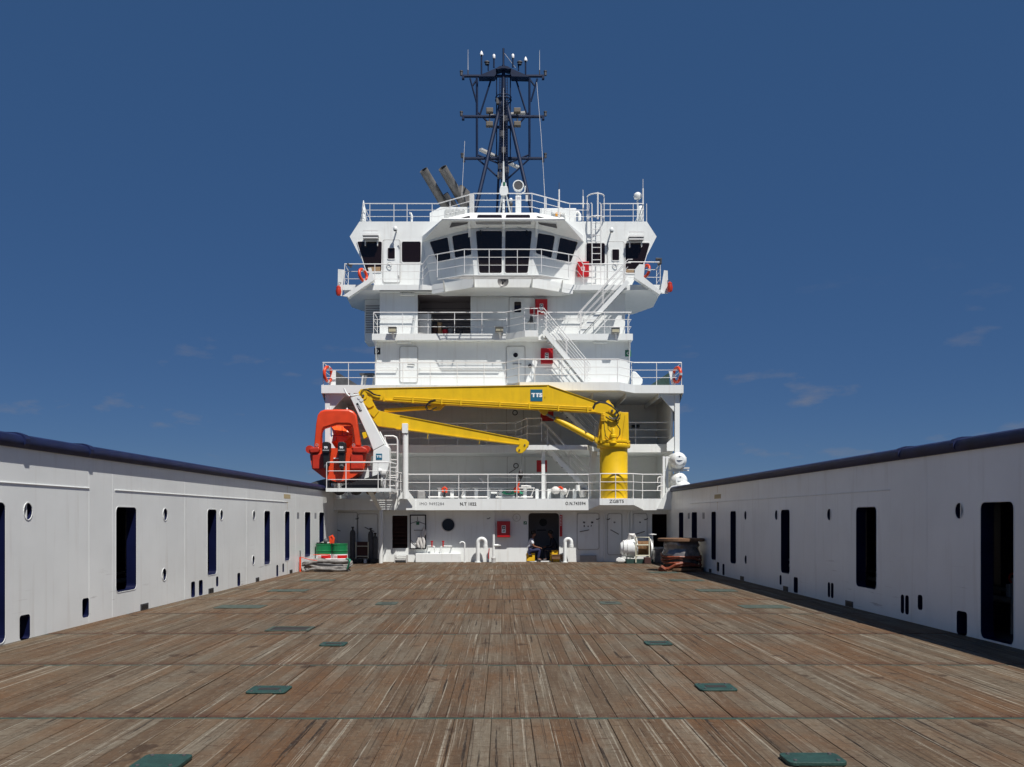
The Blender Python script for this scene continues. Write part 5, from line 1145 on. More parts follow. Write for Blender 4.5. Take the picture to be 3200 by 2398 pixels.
for x0, x1 in ((622, 752), (764, 898)):
    a, b_ = at('e', x0, 825, RY - .02), at('e', x1, 680, RY - .02)
    v_ = B().box(a.x, b_.x, RY - .012, RY + .002, a.z, b_.z).build('vent', DGREY, rh)
    for i in range(9): B().box(a.x, b_.x, RY - .05, RY - .013, a.z + i * (b_.z - a.z) / 9, a.z + (i + .55) * (b_.z - a.z) / 9).build('louvre', W, v_)
a, b_ = at('e', 958, 745, 42.0), at('e', 1024, 465, 42.0); t = tag(B().box(a.x, b_.x, 42.0, 42.4, a.z, b_.z).build('roof_locker', WG, loc=(a.x, 42, a.z), bevel=.02), 'tall pale grey locker between the louvred roof house and mast leg', 'locker')
t = thing('roof_box', 'white roof box with an amber lamp right of the searchlight', 'roof house', tuple(at('3', 715, 510, 41.3)))
a, b_ = at('3', 508, 560, 41.3), at('3', 925, 335, 41.3); B().box(a.x, b_.x, 41.3, 43.5, a.z, b_.z).build('box_wall', W, t, bevel=.02)
a, b_ = at('3', 685, 425, 41.25), at('3', 738, 388, 41.25); B().box(a.x, b_.x, 41.2, 41.302, a.z, b_.z).build('amber_lamp', AMBER, t)
B().tube([at('3', 640, 440, 41.25), at('3', 650, 390, 41.25), at('3', 790, 390, 41.25), at('3', 800, 440, 41.25)], .03, 6).build('guard_bar', W, t)
t = tag(B().tube([at('3', x, y, 41.5) for x, y in ((920, 390), (945, 385), (960, 410), (962, 475))], .085, 10).build('vent_pipe', W, smooth=True), 'bent white vent pipe beside the roof box with the amber lamp', 'vent pipe')
t = tag(B().tube([at('2', x, y, 40.7) for x, y in ((952, 540), (952, 460), (940, 430), (920, 428))], .05, 8).build('vent_pipe', W, smooth=True), 'small white gooseneck vent on the left wheelhouse roof', 'vent pipe')
t = tag(B().tube([at('2', x, y, 40.9) for x, y in ((340, 530), (348, 400), (345, 270))], [.14, .1, .02], 8).build('roof_horn', W, smooth=True), 'tapered white post at the left corner of the wheelhouse roof', 'post')
for x, y0, y1, yb, lb in ((562, 0, 210, 410, 'whip antenna rising from the roof rail right of searchlight'), (727, 40, 120, 470, 'white pole antenna with dark tip before the roof box'), (1003, 125, 200, 500, 'plain white pole standing left of the roof ladder'), (1693, 0, 110, 505, 'tall whip antenna beside the white satellite dome')):
    Y = 40.75
    t = thing('pole_antenna', lb, 'antenna', tuple(at('3', x, yb, Y)), 'antennas of the ship')
    B().tube([at('3', x, yb, Y), at('3', x, y1, Y)], .035, 7).build('pole', WR, t)
    B().tube([at('3', x, y1, Y), at('3', x - (12 if x == 562 else 0), y0, Y)], .012, 5).build('rod', DGREY if x == 727 else WR, t)
sd = thing('satellite_dome', 'white satellite dome on a post at the right roof corner', 'satellite dome', tuple(at('3', 1633, 505, 41)))
c = at('3', 1632, 200, 41); B().cyl(at('3', 1633, 510, 41), c - V((0, 0, .1)), .04, n=8).build('post', W, sd)
B().lathe([(.06, -.13), (.155, -.1), (.18, -.03), (.178, .05), (.15, .12), (.08, .17), (0, .19)], c, n=22).build('dome', W, sd, smooth=True)
t = tag(B().lathe([(.12, -.3), (.15, -.2), (.15, .25), (.1, .34), (0, .37)], at('3', 1665, 400, 41.2), n=14).build('buoy_canister', W, smooth=True), 'white upright canister beside the satellite dome post', 'canister')

# ================================================================ lights, loudspeaker, fire cabinets, rings
def strip_light(k, x0, y0, x1, y1, Y, lb):
    a, b_ = at(k, x0, y1, Y), at(k, x1, y0, Y)
    t = thing('strip_light', lb, 'light', ((a.x + b_.x) / 2, Y, a.z), 'strip lights on the deckhouse')
    B().box(a.x, b_.x, Y - .16, Y - .04, a.z, b_.z).build('diffuser', W, t, bevel=.02)
    for x in (a.x + .1, b_.x - .14): B().box(x, x + .04, Y - .05, Y + .001, a.z + .02, b_.z + .04).build('bracket', GREY, t)
strip_light('4', 922, 68, 1088, 95, 39.8, 'strip light above the walkway left of the dark open locker')
strip_light('4', 890, 620, 1056, 646, 39.0, 'strip light over the left door of the boat deck wall')
strip_light('5', 1090, 603, 1240, 627, 39.0, 'strip light right of the stair on the boat deck wall')
strip_light('2', 2085, 1400, 2240, 1420, 39.8, 'strip light in the middle under the wheelhouse bay')
for k, x0, x1, lb in (('2', 340, 530, 'left'), ('3', 1530, 1700, 'right')):
    y0, y1 = (715, 750) if k == '2' else (672, 703)
    a, b_ = at(k, x0, y1, 40.2), at(k, x1, y0, 40.2)
    t = thing('window_floodlight', f'wide slatted floodlight above the {lb} wing window', 'floodlight', tuple(a), 'floodlights on the wheelhouse')
    B().box(a.x, b_.x, 40.15, 40.4, a.z, b_.z).build('housing', GREY, t)
    for i in range(3): B().box(a.x, b_.x, 40.12, 40.151, a.z + i * .16, a.z + i * .16 + .05).build('slat', WR, t)
    B().box(a.x - .02, b_.x + .02, 40.1, 40.45, b_.z, b_.z + .03).build('hood', WR, t)
    for x in (a.x + .05, b_.x - .08): B().box(x, x + .04, 40.35, 40.501, a.z - .25, a.z + .05).build('bracket', WR, t)
for k, x, y, lb in (('2', 745, 625, 'left'), ('3', 1332, 588, 'right')):
    c = at(k, x, y, 40.1)
    t = thing('dome_camera', f'small white dome lamp standing off the {lb} wheelhouse wall', 'lamp', tuple(c))
    B().lathe([(.08, -.08), (.095, -.06), (.095, .04), (.06, .1), (0, .115)], c, n=16).build('dome', W, t, smooth=True)
    B().lathe([(.06, -.1), (.075, -.08)], c, n=14).build('lens', BLACK, t)
    B().cyl(c, (c.x, 40.52, c.z), .035, n=8).build('arm', WG, t)
for k, x, y, Y, lb in (('4', 835, 492, 38.5, 'left'), ('4', 2066, 490, 38.5, 'middle'), ('5', 1332, 482, 38.5, 'right')):
    c = at(k, x, y, Y)
    t = thing('deck_floodlight', f'square floodlight on the walkway edge below the wheelhouse, {lb} of three', 'floodlight', tuple(c), 'floodlights on the walkway edge')
    B().box(c.x - .18, c.x + .18, c.y - .1, c.y + .12, c.z - .1, c.z + .13).build('housing', GREY, t, bevel=.015)
    B().box(c.x - .19, c.x + .19, c.y - .15, c.y + .13, c.z + .131, c.z + .15).build('hood', WR, t)
    B().box(c.x - .15, c.x + .15, c.y - .112, c.y - .098, c.z - .07, c.z + .1).build('lens', LENS, t)
    B().prism([(c.x - .04, c.y, c.z - .1), (c.x + .06, c.y, c.z - .1), (c.x + .12, c.y + .12, c.z - .4), (c.x + .02, c.y + .12, c.z - .4)], (0, .02, 0)).build('bracket', WR, t)
c = at('b', 1075, 950, 38.0)
t = thing('loudspeaker', 'round grey loudspeaker horn under the centre bay windows', 'loudspeaker', tuple(c))
B().lathe([(.06, .0), (.09, -.05), (.16, -.12), (.235, -.16), (.235, -.18), (.2, -.17), (.1, -.1), (.05, -.08), (.0, -.14)], c + V((0, .1, 0)), (0, 1, 0), 26).build('horn', HORN, t, smooth=True)
B().lathe([(.035, -.16), (.045, -.1)], c + V((0, .08, 0)), (0, 1, 0), 12).build('driver', DGREY, t)
def fire_box(k, x0, y0, x1, y1, Y, lb, lab=None):
    a, b_ = at(k, x0, y1, Y), at(k, x1, y0, Y)
    t = thing('fire_cabinet', lb, 'fire cabinet', (a.x, Y, a.z), 'red fire hose cabinets')
    B().box(a.x, b_.x, Y - .25, Y - .002, a.z, b_.z).build('body', RED, t, bevel=.01)
    B().box(a.x + .02, b_.x - .02, Y - .262, Y - .249, a.z + .02, b_.z - .02).build('door', RED, t)
    if lab:
        p, q = at(k, lab[0], lab[3], Y - .25), at(k, lab[2], lab[1], Y - .25); f = Y - .264
        s_ = B().box(p.x, q.x, f - .002, f + .004, p.z, q.z).build('sign', WHITE, t); w_, h_ = q.x - p.x, q.z - p.z
        e = .18 * w_
        tall = h_ > w_ * 1.3
        B().box(p.x + e * .7, q.x - e * .7, f - .005, f - .0025, p.z + (h_ * .5 if tall else e), q.z - e * .7).build('pictogram', BLACK if tall else RED, s_)
        B().box(p.x + w_ * .42, p.x + w_ * .66, f - .008, f - .0055, p.z + (h_ * .62 if tall else h_ * .35), q.z - h_ * .17).build('pictogram', WHITE, s_)
        if tall: B().prism([(p.x + e, f - .005, p.z + h_ * .18), (q.x - e, f - .005, p.z + h_ * .18), (q.x - e * 1.5, f - .005, p.z + h_ * .36), (p.x + e * 1.3, f - .005, p.z + h_ * .3)], (0, .0025, 0)).build('pictogram', SIGNG, s_)
fire_box('t', 899, 394, 1079, 616, YW, 'red fire cabinet with white label on the deckhouse wall left of the doorway', (964, 453, 1020, 557))
fire_box('3', 935, 968, 1066, 1132, 40.5, 'red fire cabinet on the wheelhouse wall between the bay and the ladder', (982, 1012, 1022, 1054))
fire_box('5', 437, 140, 570, 298, 39.8, 'red fire cabinet by the upper stair landing under the wheelhouse', (488, 178, 526, 248))
fire_box('5', 498, 684, 632, 850, 39.0, 'red fire cabinet partly behind the stair on the boat deck wall', (546, 725, 586, 800))
fire_box('7', 1888, 840, 2030, 1000, 40.0, 'dark red fire cabinet behind the thin pillar in the shaded recess')
fire_box('k', 1100, 800, 1312, 985, 40.0, 'dark red fire cabinet half hidden by the luffing cylinder lug')
def life_ring(c, r_, ax, lb):
    t = thing('lifebuoy', lb, 'lifebuoy', tuple(c), 'orange lifebuoys')
    B().torus(c, r_, .065, ax, 28, 10).build('ring', ORG, t, smooth=True)
    d = V(ax).normalized(); u = d.orthogonal().normalized(); w_ = d.cross(u)
    for i in range(2):
        a = math.pi * i + .7; p = c + (u * math.cos(a) + w_ * math.sin(a)) * r_; tn = (u * -math.sin(a) + w_ * math.cos(a))
        B().cyl(p - tn * .05, p + tn * .05, .072, n=10).build('reflective_band', TAPE, t)
life_ring(at('2', 340, 1210, 39.15), .26, (.8, -.45, .15), 'orange lifebuoy behind the left wheelhouse wing chute')
life_ring(at('3', 1722, 1062, 39.15), .26, (-.8, -.45, .15), 'orange lifebuoy behind the right wheelhouse wing chute')
life_ring(at('4', 92, 995, 37.8), .3, (1, -.35, 0), 'orange lifebuoy at the left end of the boat deck rail')
life_ring(at('5', 2018, 970, 37.8), .3, (-1, -.35, 0), 'orange lifebuoy at the right end of the boat deck rail')
for s_, k, pts, pw, m_ in ((-1, '4', [(95, 1122), (150, 948), (182, 948), (180, 1122)], [(182, 960), (425, 1112), (425, 1122), (182, 1122)], DGREY), (1, '5', [(1928, 930), (1985, 930), (2005, 1092), (1965, 1092)], [(1928, 945), (1720, 1085), (1720, 1092), (1940, 1092)], GREEN)):
    wd = 'left' if s_ < 0 else 'right'
    t = thing('sidelight_screen', f'sidelight screen with white edge board at the {wd} end of the boat deck', 'screen', tuple(at(k, *pts[0], 38.2)))
    B().prism([at(k, x, y, 38.0) for x, y in pts], (0, .06, 0)).build('edge_board', W, t)
    B().prism([at(k, x, y, 38.4) for x, y in pw], (0, .05, 0)).build('screen_board', m_, t)
a = [at('5', x, y, 38.6) for x, y in ((1520, 1088), (1520, 930), (1560, 935), (1638, 1020), (1632, 1065), (1610, 1088))]
t = tag(B().prism(a, (0, .5, 0)).build('winch_cover', W, bevel=.03), 'white angular cover on the right boat deck beside the tower corner', 'cover')
t = thing('boat_deck_winch', 'grey winch frame on the left boat deck beside the tower corner', 'winch', tuple(at('4', 490, 1120, 39.5)))
B().box(*[at('4', 455, 0, 39.5).x, at('4', 620, 0, 39.5).x], 39.5, 40.2, 8.15, 8.22).build('beam', DGREY, t)
for x in (470, 500, 600): B().prism([at('4', x, 1120, 39.5), at('4', x + 22, 1120, 39.5), at('4', x + 40, 1010, 39.5), at('4', x + 15, 1010, 39.5)], (0, .1, 0)).build('leg', WG, t)
B().tube([at('2', x, y, 39.2) for x, y in ((150, 1060), (155, 1080), (200, 1085), (180, 1110))], .05, 6).build('spotlight_head', DGREY, tag(thing('wing_spotlight', 'dark spotlight on the left wheelhouse wing rail', 'spotlight', tuple(at('2', 170, 1100, 39.2))), 'dark spotlight on the left wheelhouse wing rail', 'spotlight'))
B().tube([at('3', x, y, 39.2) for x, y in ((1840, 925), (1900, 925), (1895, 970), (1865, 985))], .07, 6).build('spotlight_head', DGREY, thing('wing_spotlight', 'dark spotlight on the right wheelhouse wing rail', 'spotlight', tuple(at('3', 1870, 990, 39.2))))
for x, Y, lb in ((1460, 39.25, 'dark cowl lamp under the left edge of the bay walkway'),): pass
# ================================================================ liferafts at the right
for i, (x, y, Y, lb) in enumerate(((1650, 948, 36.9, 'white liferaft canister, topmost of three above the right bulwark'), (1660, 1200, 36.9, 'white liferaft canister in the middle of three above the right bulwark'), (1716, 1300, 36.5, 'white liferaft canister, lowest of three above the right bulwark'))):
    c = at('8', x, y, Y); r_ = 103 * .25329 / F * Y
    t = thing('liferaft', lb, 'liferaft', tuple(c), 'white liferaft canisters')
    prof = [(0, -.42), (r_ * .55, -.4), (r_ * .85, -.3), (r_, -.12), (r_, .7), (r_ * .85, .9), (r_ * .5, 1.0), (0, 1.02)]
    B().lathe(prof, c, (0, 1, 0), 26).build('canister', W, t, smooth=True)
    B().ball(c + V((0, .2, 0)), 1, (r_ * 1.06, .66, .026), 24, 8).build('seam_flange', WG, t, smooth=True)
    B().prism([c + V((dx, -.37, dz)) for dx, dz in ((-.035, .17), (.035, .17), (0, .13))], (0, -.06, 0)).build('lifting_mark', DGREY, t)
    B().box(c.x - r_ * .7, c.x + r_ * .7, c.y + .1, c.y + .18, c.z - r_ - .1, c.z - r_ * .7).build('cradle', W, t)
rk = thing('liferaft_rack', 'white post rack holding the liferaft canisters at the right rail', 'rack', tuple(at('8', 1520, 1400, 37)))
for x in (1480, 1520): B().box(at('8', x, 0, 37).x - .05, at('8', x, 0, 37).x + .05, 37, 37.1, 2.62, at('8', 0, 895, 37).z).build('post', W, rk)
for y in (905, 1060): B().box(at('8', 1480, 0, 37).x, at('8', 1760 if y < 1000 else 1790, 0, 37).x, 37.02, 37.08, at('8', 0, y, 37).z - .05, at('8', 0, y, 37).z).build('arm', W, rk)
B().box(at('8', 1705, 0, 36.8).x, at('8', 1788, 0, 36.8).x, 36.7, 37.0, at('8', 0, 1050, 36.8).z, at('8', 0, 1030, 36.8).z).build('release_box', WG, rk)
for y0, y1 in ((1150, 1220), (1262, 1320)): B().tube([at('8', x, y, 36.9) for x, y in ((1398, y1), (1405, y0 + 10), (1420, y0), (1470, y0 - 4))], .025, 6).build('hand_hold', WR, rk)
for x in (1445, 1465): B().cyl(at('8', x, 1140, 36.9), at('8', x, 1410, 36.9), .025, n=6).build('hand_hold', WR, rk)

# ================================================================ gear on the first deck
GY = 37.4
st = thing('hose_rack', 'long low white rack of short posts behind the numbered deck edge', 'rack', tuple(at('g', 1000, 350, GY)))
for x0, x1 in ((215, 560), (600, 900), (990, 1420)):
    B().cyl(at('g', x0, 345, GY), at('g', x1, 345, GY), .03, n=6).build('lower_bar', WR, st)
for x0, x1 in ((320, 700), (725, 1440)): B().cyl(at('g', x0, 242, GY), at('g', x1, 242, GY), .02, n=6).build('upper_bar', WR, st)
for x in (350, 490, 625, 768, 910, 1050, 1190, 1330, 1470, 1608, 1755, 1900):
    a, b_ = at('g', x - 20, 345, GY + .1), at('g', x + 20, 252, GY + .1); B().box(a.x, b_.x, GY + .05, GY + .13, 2.621, b_.z).build('upright', W, st)
for x in (630, 1040, 1430, 1840):
    a, b_ = at('g', x - 35, 348, GY), at('g', x + 5, 245, GY); B().cyl(a, b_, .025, n=6).build('strut', WG, st)
for x, y0, y1, lb in ((402, 235, 290, 'leftmost of the orange lifejackets hung on the hose rack'), (1232, 235, 290, 'orange lifejacket hung on the hose rack below the hook'), (1735, 230, 255, 'orange lifejacket by the white sacks near the crane')):
    t = thing('lifejacket', lb, 'lifejacket', tuple(at('g', x, y1, GY - .1)), 'lifejackets on the hose rack')
    p, q = at('g', x, y1, GY - .06), at('g', x, y0, GY - .06)
    B().tube([p + V((-.07, 0, 0)), V((p.x - .08, p.y, q.z - .05)), q, V((p.x + .08, p.y, q.z - .05)), p + V((.07, 0, -.02))], .05, 8).build('vest', ORG, t, smooth=True)
    if x != 1735: B().tube([p, p - V((0, 0, .2))], .045, 8).build('trouser_bag', BLACK, t, smooth=True)
def coil(name, k, pts, Y, r_, m, lb, cat):
    return tag(B().tube([at(k, x, y, Y + .02 * math.sin(i * 2.1)) for i, (x, y) in enumerate(pts)], r_, 7).build(name, m, smooth=True), lb, cat)
coil('green_hose', 'g', [(1065 + 60 * (1 - math.cos(i * .7)) + 3 * i * .5, 288 + 22 * math.sin(i * .7)) for i in range(26)], GY - .05, .03, HGREEN, 'green hose coiled on the low white rack', 'hose')
coil('green_hose', 'g', [(1210 + i * 9, 290 + 14 * math.sin(i * .9)) for i in range(11)], GY - .05, .04, HGREEN, 'green and white hose end right of the rack coil', 'hose')
t = tag(B().box(at('g', 935, 0, GY).x, at('g', 1010, 0, GY).x, GY - .1, GY + .1, at('g', 0, 308, GY).z, at('g', 0, 285, GY).z).build('white_tray', W, bevel=.02), 'flat white tray on the rack left of the green hose', 'tray')
for i, (x, y, w_, h_, lb) in enumerate(((1680, 268, 52, 38, 'bulging white sack left of the orange lifejacket'), (1785, 280, 32, 34, 'slim white sack right of the orange lifejacket'))):
    c = at('g', x, y, GY - .1); b = B().ball(c, .1, (w_ * .27125 / 75 / .1, 1.6, h_ * .27125 / 75 / .1 * 1.1), 16, 10)
    b.v = [p + V((random.uniform(-.015, .015), 0, random.uniform(-.015, .015))) for p in b.v]
    tag(b.build('sack', CLOTH, smooth=True, loc=tuple(c)), lb, 'sack')
    if i == 0: tag(B().box(at('g', 90, 0, GY).x, at('g', 178, 0, GY).x, GY - .1, GY + .3, 2.621, at('g', 0, 268, GY).z).build('equipment_box', GREY, bevel=.06), 'grey equipment box at the left end of the hose rack', 'box')
t = tag(B().lathe([(.14, 0), (.17, .1), (.17, .3), (.1, .38), (0, .4)], at('g', 2000, 350, GY), n=14).build('grey_drum', WG, smooth=True), 'small pale drum at the right end of the hose rack', 'drum')
t = tag(B().cyl((at('g', 1965, 0, GY).x - .1, GY - .1, 2.95), (at('g', 1965, 0, GY).x - .1, GY - .1, 3.2), .1, n=12).build('white_bucket', W, smooth=True), 'small white bucket left of the pale drum on the first deck', 'bucket')
t = tag(B().tube([at('g', x, y, 38) for x, y in ((800, 125), (820, 130), (845, 160), (858, 182))], .05, 6).build('hose_end', WR, smooth=True), 'curved white hose end above the rack in the recess', 'hose')
t = tag(B().tube([at('g', x, y, 38.5) for x, y in ((910, 118), (1230, 117), (1390, 120))], .03, 6).build('stowed_pole', WR), 'horizontal white pole stowed in the shaded recess', 'pole')
t = tag(B().tube([at('g', x, y, 37.3) for x, y in ((1285, 222), (1340, 218), (1400, 226))], .035, 6).build('stowed_tube', WR), 'short white tube lying over the hose rack below the hook', 'tube')

# ================================================================ fittings along the main deck wall
def vent(k, pts, r_, Y, lb, tip=True):
    t = thing('vent_pipe', lb, 'vent pipe', (at(k, *pts[0], Y).x, Y, 0), 'white vent pipes on the deck')
    P = [at(k, x, y, Y) for x, y in pts]; P[0].z = -.01
    B().tube(P, r_, 12).build('bent_pipe', W, t, smooth=True)
    if tip: B().cyl(P[-1] + (P[-2] - P[-1]) * .5, P[-1] + (P[-1] - P[-2]).normalized() * .02, r_ * 1.25, n=12).build('float_head', W, t, smooth=True)
    B().lathe([(r_ * 1.7, 0), (r_ * 1.7, .02)], (P[0].x, Y, .0), n=12).build('foot_flange', W, t)
def bend(cx, cy, rx, ry, a0, a1, n=9): return [(cx + rx * math.cos(R(a0 + (a1 - a0) * i / n)), cy - ry * math.sin(R(a0 + (a1 - a0) * i / n))) for i in range(n + 1)]
VY = 36.95
vent('t', [(634, 962), (634, 700)] + bend(687, 692, 53, 55, 180, 0) + [(738, 765)], .083, VY, 'large white hooped vent pipe left of the red fire cabinet')
vent('t', [(452, 962), (452, 720)] + bend(418, 710, 33, 28, 0, 165), .03, VY, 'thin white hooked vent pipe beside the tap bench', tip=False)
vent('t', [(1838, 960), (1838, 690)] + bend(1882, 688, 44, 48, 180, 0) + [(1926, 750)], .078, VY, 'white hooped vent pipe just right of the doorway')
t = thing('sounding_post', 'slim white standpipe with valve between hooped vent and fire cabinet', 'standpipe', (at('t', 852, 0, 36.9).x, 36.9, 0))
x_ = at('t', 852, 0, 36.9).x
B().tube([(x_, 36.9, 0), (x_, 36.9, .4), (x_, 36.9, 1.15), (x_, 36.9, at('t', 0, 602, 36.9).z)], [.052, .052, .05, .03], 12).build('pipe', W, t, smooth=True)
B().lathe([(.09, 0), (.09, .14), (.1, .15), (.1, .2), (.075, .21)], (x_, 36.9, 0), n=14).build('base', WG, t, smooth=True)
v0 = at('t', 885, 730, 36.9); B().cyl((x_, 36.9, v0.z), v0 + V((.1, 0, 0)), .055, n=12).build('valve_body', W, t, smooth=True); B().cyl(v0 + V((.1, 0, -.02)), v0 + V((.2, 0, -.02)), .07, .05, 12).build('outlet_cap', GREY, t, smooth=True)
B().tube([at('t', 790, 770, 36.85), at('t', 782, 860, 36.85), at('t', 785, 915, 36.85)], .022, 6).build('drain_pipe', RED, t)
for k, xs, lb in (('9', ((1930, 742), (1990, 740), (2022, 748), (2032, 800), (2032, 845)), 'left of the two wall taps with red handles above the bench'), ('9', ((2260, 742), (2145, 740), (2118, 748), (2108, 800), (2106, 845)), 'right of the two wall taps with red handles above the bench')):
    t = thing('wall_tap', lb, 'tap', tuple(at(k, *xs[2], 37.1)), 'taps over the white bench')
    P = [at(k, x, y, 37.1) for x, y in xs]; B().tube([P[0] + V((0, .24, 0))] + P, .03, 8).build('pipe', W, t, smooth=True)
    p = P[1]; B().cyl(p + V((0, -.02, -.02)), p + V((0, -.02, .22)), .03, n=8).build('handle', RED, t); B().box(p.x - .05, p.x + .05, p.y - .04, p.y, p.z + .18, p.z + .22).build('lever', RED, t)

# ================================================================ drums, rope, trolley at the left
def drum(x, y, lb):
    t = thing('oil_drum', lb, 'drum', (x, y, 0), 'green and white oil drums')
    r_ = .288
    B().lathe([(r_, 0), (r_ + .012, .01), (r_ + .012, .03), (r_, .04), (r_, .3), (r_ + .01, .31), (r_ + .01, .335), (r_, .345), (r_, .50)], (x, y, 0), n=30).build('lower_band', WHITE, t, smooth=True)
    B().lathe([(r_, .501), (r_, .6), (r_ + .01, .61), (r_ + .01, .635), (r_, .645), (r_, .84), (r_ + .012, .85), (r_ + .012, .875), (r_ - .01, .88), (r_ - .015, .865), (0, .865)], (x, y, 0), n=30).build('upper_band', DRUMG, t, smooth=True)
    b = B(); rr = r_ + .004
    def cq(a0, a1, z0, z1, n=6):
        vs = []
        for i in range(n + 1):
            a = R(a0 + (a1 - a0) * i / n)
            vs += [(x + rr * math.sin(a), y - rr * math.cos(a), z) for z in (z0, z1)]
        b.add(vs, [(2 * i, 2 * i + 2, 2 * i + 3, 2 * i + 1) for i in range(n)])
    cq(-8, 75, .345, .465); b.build('red_panel', DRUMR, t)
    b = B()
    for i in range(4):
        for s_ in (-1, 1):
            a0 = -30 + i * 9
            p = [(x + (rr + .002) * math.sin(R(a0 + s_ * q)), y - (rr + .002) * math.cos(R(a0 + s_ * q)), .4 + dz) for q, dz in ((-5, -.05), (-3.5, -.05), (5, .05), (3.5, .05))]
            b.add(p, [(0, 1, 2, 3)])
    b.build('cross_hatch', DRUMR, t)
    B().box(x + .02, x + .2, y - rr - .001 + .05, y - rr + .052, .39, .42) 
drum(-6.60, 33.1, 'green-topped white oil drum nearest the left bulwark, bags on its lid')
drum(-6.01, 33.15, 'green-topped white oil drum further from the left bulwark, lid bare')
t = tag(B().ball((-6.5, 33.0, .97), .1, (1.1, 1, 1.1)).build('dark_ball', DGREY, loc=(-6.5, 33, .9), smooth=True), 'dark round bundle lying on the left oil drum', 'bundle')
b = B().box(-6.85, -6.42, 32.95, 33.25, .878, .93); t = tag(b.build('black_bag', BLACK, bevel=.03, loc=(-6.6, 33.1, .88)), 'flat black bag on the oil drum by the bulwark', 'bag')
t = tag(B().prism([(-6.68, 32.93, .935), (-6.4, 32.93, .9), (-6.35, 32.93, .93), (-6.5, 32.93, .985)], (0, .2, 0)).build('white_cloth', CLOTH, loc=(-6.5, 33, .93)), 'white cloth crumpled on the drum beside the black bag', 'cloth')
t = tag(B().tube([(-6.36, 33.05, .89), (-6.33, 33.05, 1.0), (-6.36, 33.05, 1.12), (-6.28, 33.05, 1.17), (-6.23, 33.05, 1.08), (-6.26, 33.05, .9)], .055, 8).build('orange_vest', ORG, smooth=True, loc=(-6.3, 33.05, .9)), 'orange vest draped between the two oil drums', 'vest')
# flat heap of grey hoses
t = thing('hose_coil', 'heap of grey hoses coiled flat on the deck before the drums', 'hose', (-6.05, 30.9, 0))
for j in range(9):
    rx, ry = .82 - .03 * (j % 3), .55 - .04 * (j % 4); ph = random.uniform(0, 6); z0 = .05 + .033 * j; rx *= random.uniform(.86, 1.04); ry *= random.uniform(.8, 1.05)
    pts = []
    for i in range(26):
        a = 2 * math.pi * i / 26
        pts.append((-6.05 + rx * math.copysign(abs(math.cos(a)) ** .7, math.cos(a)) + .04 * math.sin(3 * a + ph), 30.95 + ry * math.sin(a) + .03 * math.sin(2 * a + ph), z0 + .05 * math.sin(2 * a + ph) + .025 * math.sin(5 * a + ph)))
    B().tube(pts, .036 if j % 2 else .042, 8, closed=True).build('hose_turn', ROPE if j not in (2, 5) else (ROPEB if j == 2 else DGREY), t, smooth=True)  # dark turn puts the shade of gaps between hoses into the colour
B().tube([(-5.3, 30.6, .1), (-5.2, 30.5, .35), (-5.22, 30.7, .4), (-5.4, 31, .42)], .03, 6).build('hose_tail', HGREEN, t, smooth=True)
t = thing('marker_post', 'orange post with dark tip standing beside the hose heap', 'post', (-6.87, 30.6, 0))
B().box(-6.92, -6.87, 30.55, 30.6, .0, .5).build('board', ORG, t); B().cyl((-6.9, 30.6, .5), (-6.91, 30.6, .72), .02, n=6).build('tip', DGREY, t)
B().tube([(-6.88, 30.58, .5), (-6.6, 30.55, .42), (-6.3, 30.5, .38)], .012, 5).build('lashing', ORG, t)
b = tag(B().tube([(-6.92, 32.75, .48), (-6.6, 32.74, .5), (-6.3, 32.74, .49)], .014, 6).build('orange_strap', ORG), 'orange strap tied round the left oil drum to the bulwark', 'strap')
# trolley with gas bottles in the shaded corner
TY = 36.6
tr = thing('bottle_trolley', 'tall pale tube trolley with dark red back panel in shaded left corner', 'trolley', tuple(at('9', 1022, 960, TY)))
xa, xb = at('9', 937, 0, TY).x, at('9', 1108, 0, TY).x; zt = at('9', 0, 680, TY).z
for x in (xa, xb): B().cyl((x, TY, .02), (x, TY, zt), .018, n=6).build('upright', CREAM, tr)
for y in (740, 880): B().cyl((xa, TY, at('9', 0, y, TY).z), (xb, TY, at('9', 0, y, TY).z), .016, n=6).build('crossbar', CREAM, tr)
B().box(xa + .03, xb - .03, TY + .1, TY + .2, .2, zt).build('back_panel', MAROON, tr)
for x in (xa - .02, xb + .02): B().lathe([(.09, -.02), (.09, .02)], (x, TY, .09), (1, 0, 0), 14).build('wheel', BLACK, tr)
for i, (x, lb) in enumerate(((895, 'dark gas bottle standing left of the trolley frame'), (1145, 'dark gas bottle standing right of the trolley frame'), (1205, 'dark gas bottle close to the round pillar'))):
    p = at('9', x, 0, 36.8).x
    t = thing('gas_bottle', lb, 'gas bottle', (p, 36.8, 0), 'gas bottles in the shaded corner')
    h_ = (1.2, 1.15, .95)[i]; B().lathe([(.115, .0), (.115, h_), (.09, h_ + .1), (.04, h_ + .14)], (p, 36.8, 0), n=16).build('cylinder', DGREY, t, smooth=True)
    B().lathe([(.035, 0), (.035, .1), (.06, .1), (.06, .14)], (p, 36.8, h_ + .13), n=10).build('valve_guard', BLACK, t)
for x, y, lb in (((-5.9), 36.5, 'low dark toolbox at the foot of the left gas bottle'), (-5.2, 36.4, 'low dark toolbox between trolley and pillar')):
    t = tag(B().box(x - .18, x + .18, y, y + .3, .0, .16).build('toolbox', BLACK, bevel=.02, loc=(x, y, 0)), lb, 'toolbox')
t = tag(B().hull([(-5.62, 36.3, .0), (-5.5, 36.3, .0), (-5.6, 36.3, .15), (-5.52, 36.3, .17), (-5.62, 36.4, .0), (-5.5, 36.4, .0)]).build('white_rag', CLOTH, loc=(-5.55, 36.35, 0)), 'small white rag on the deck before the trolley', 'rag')

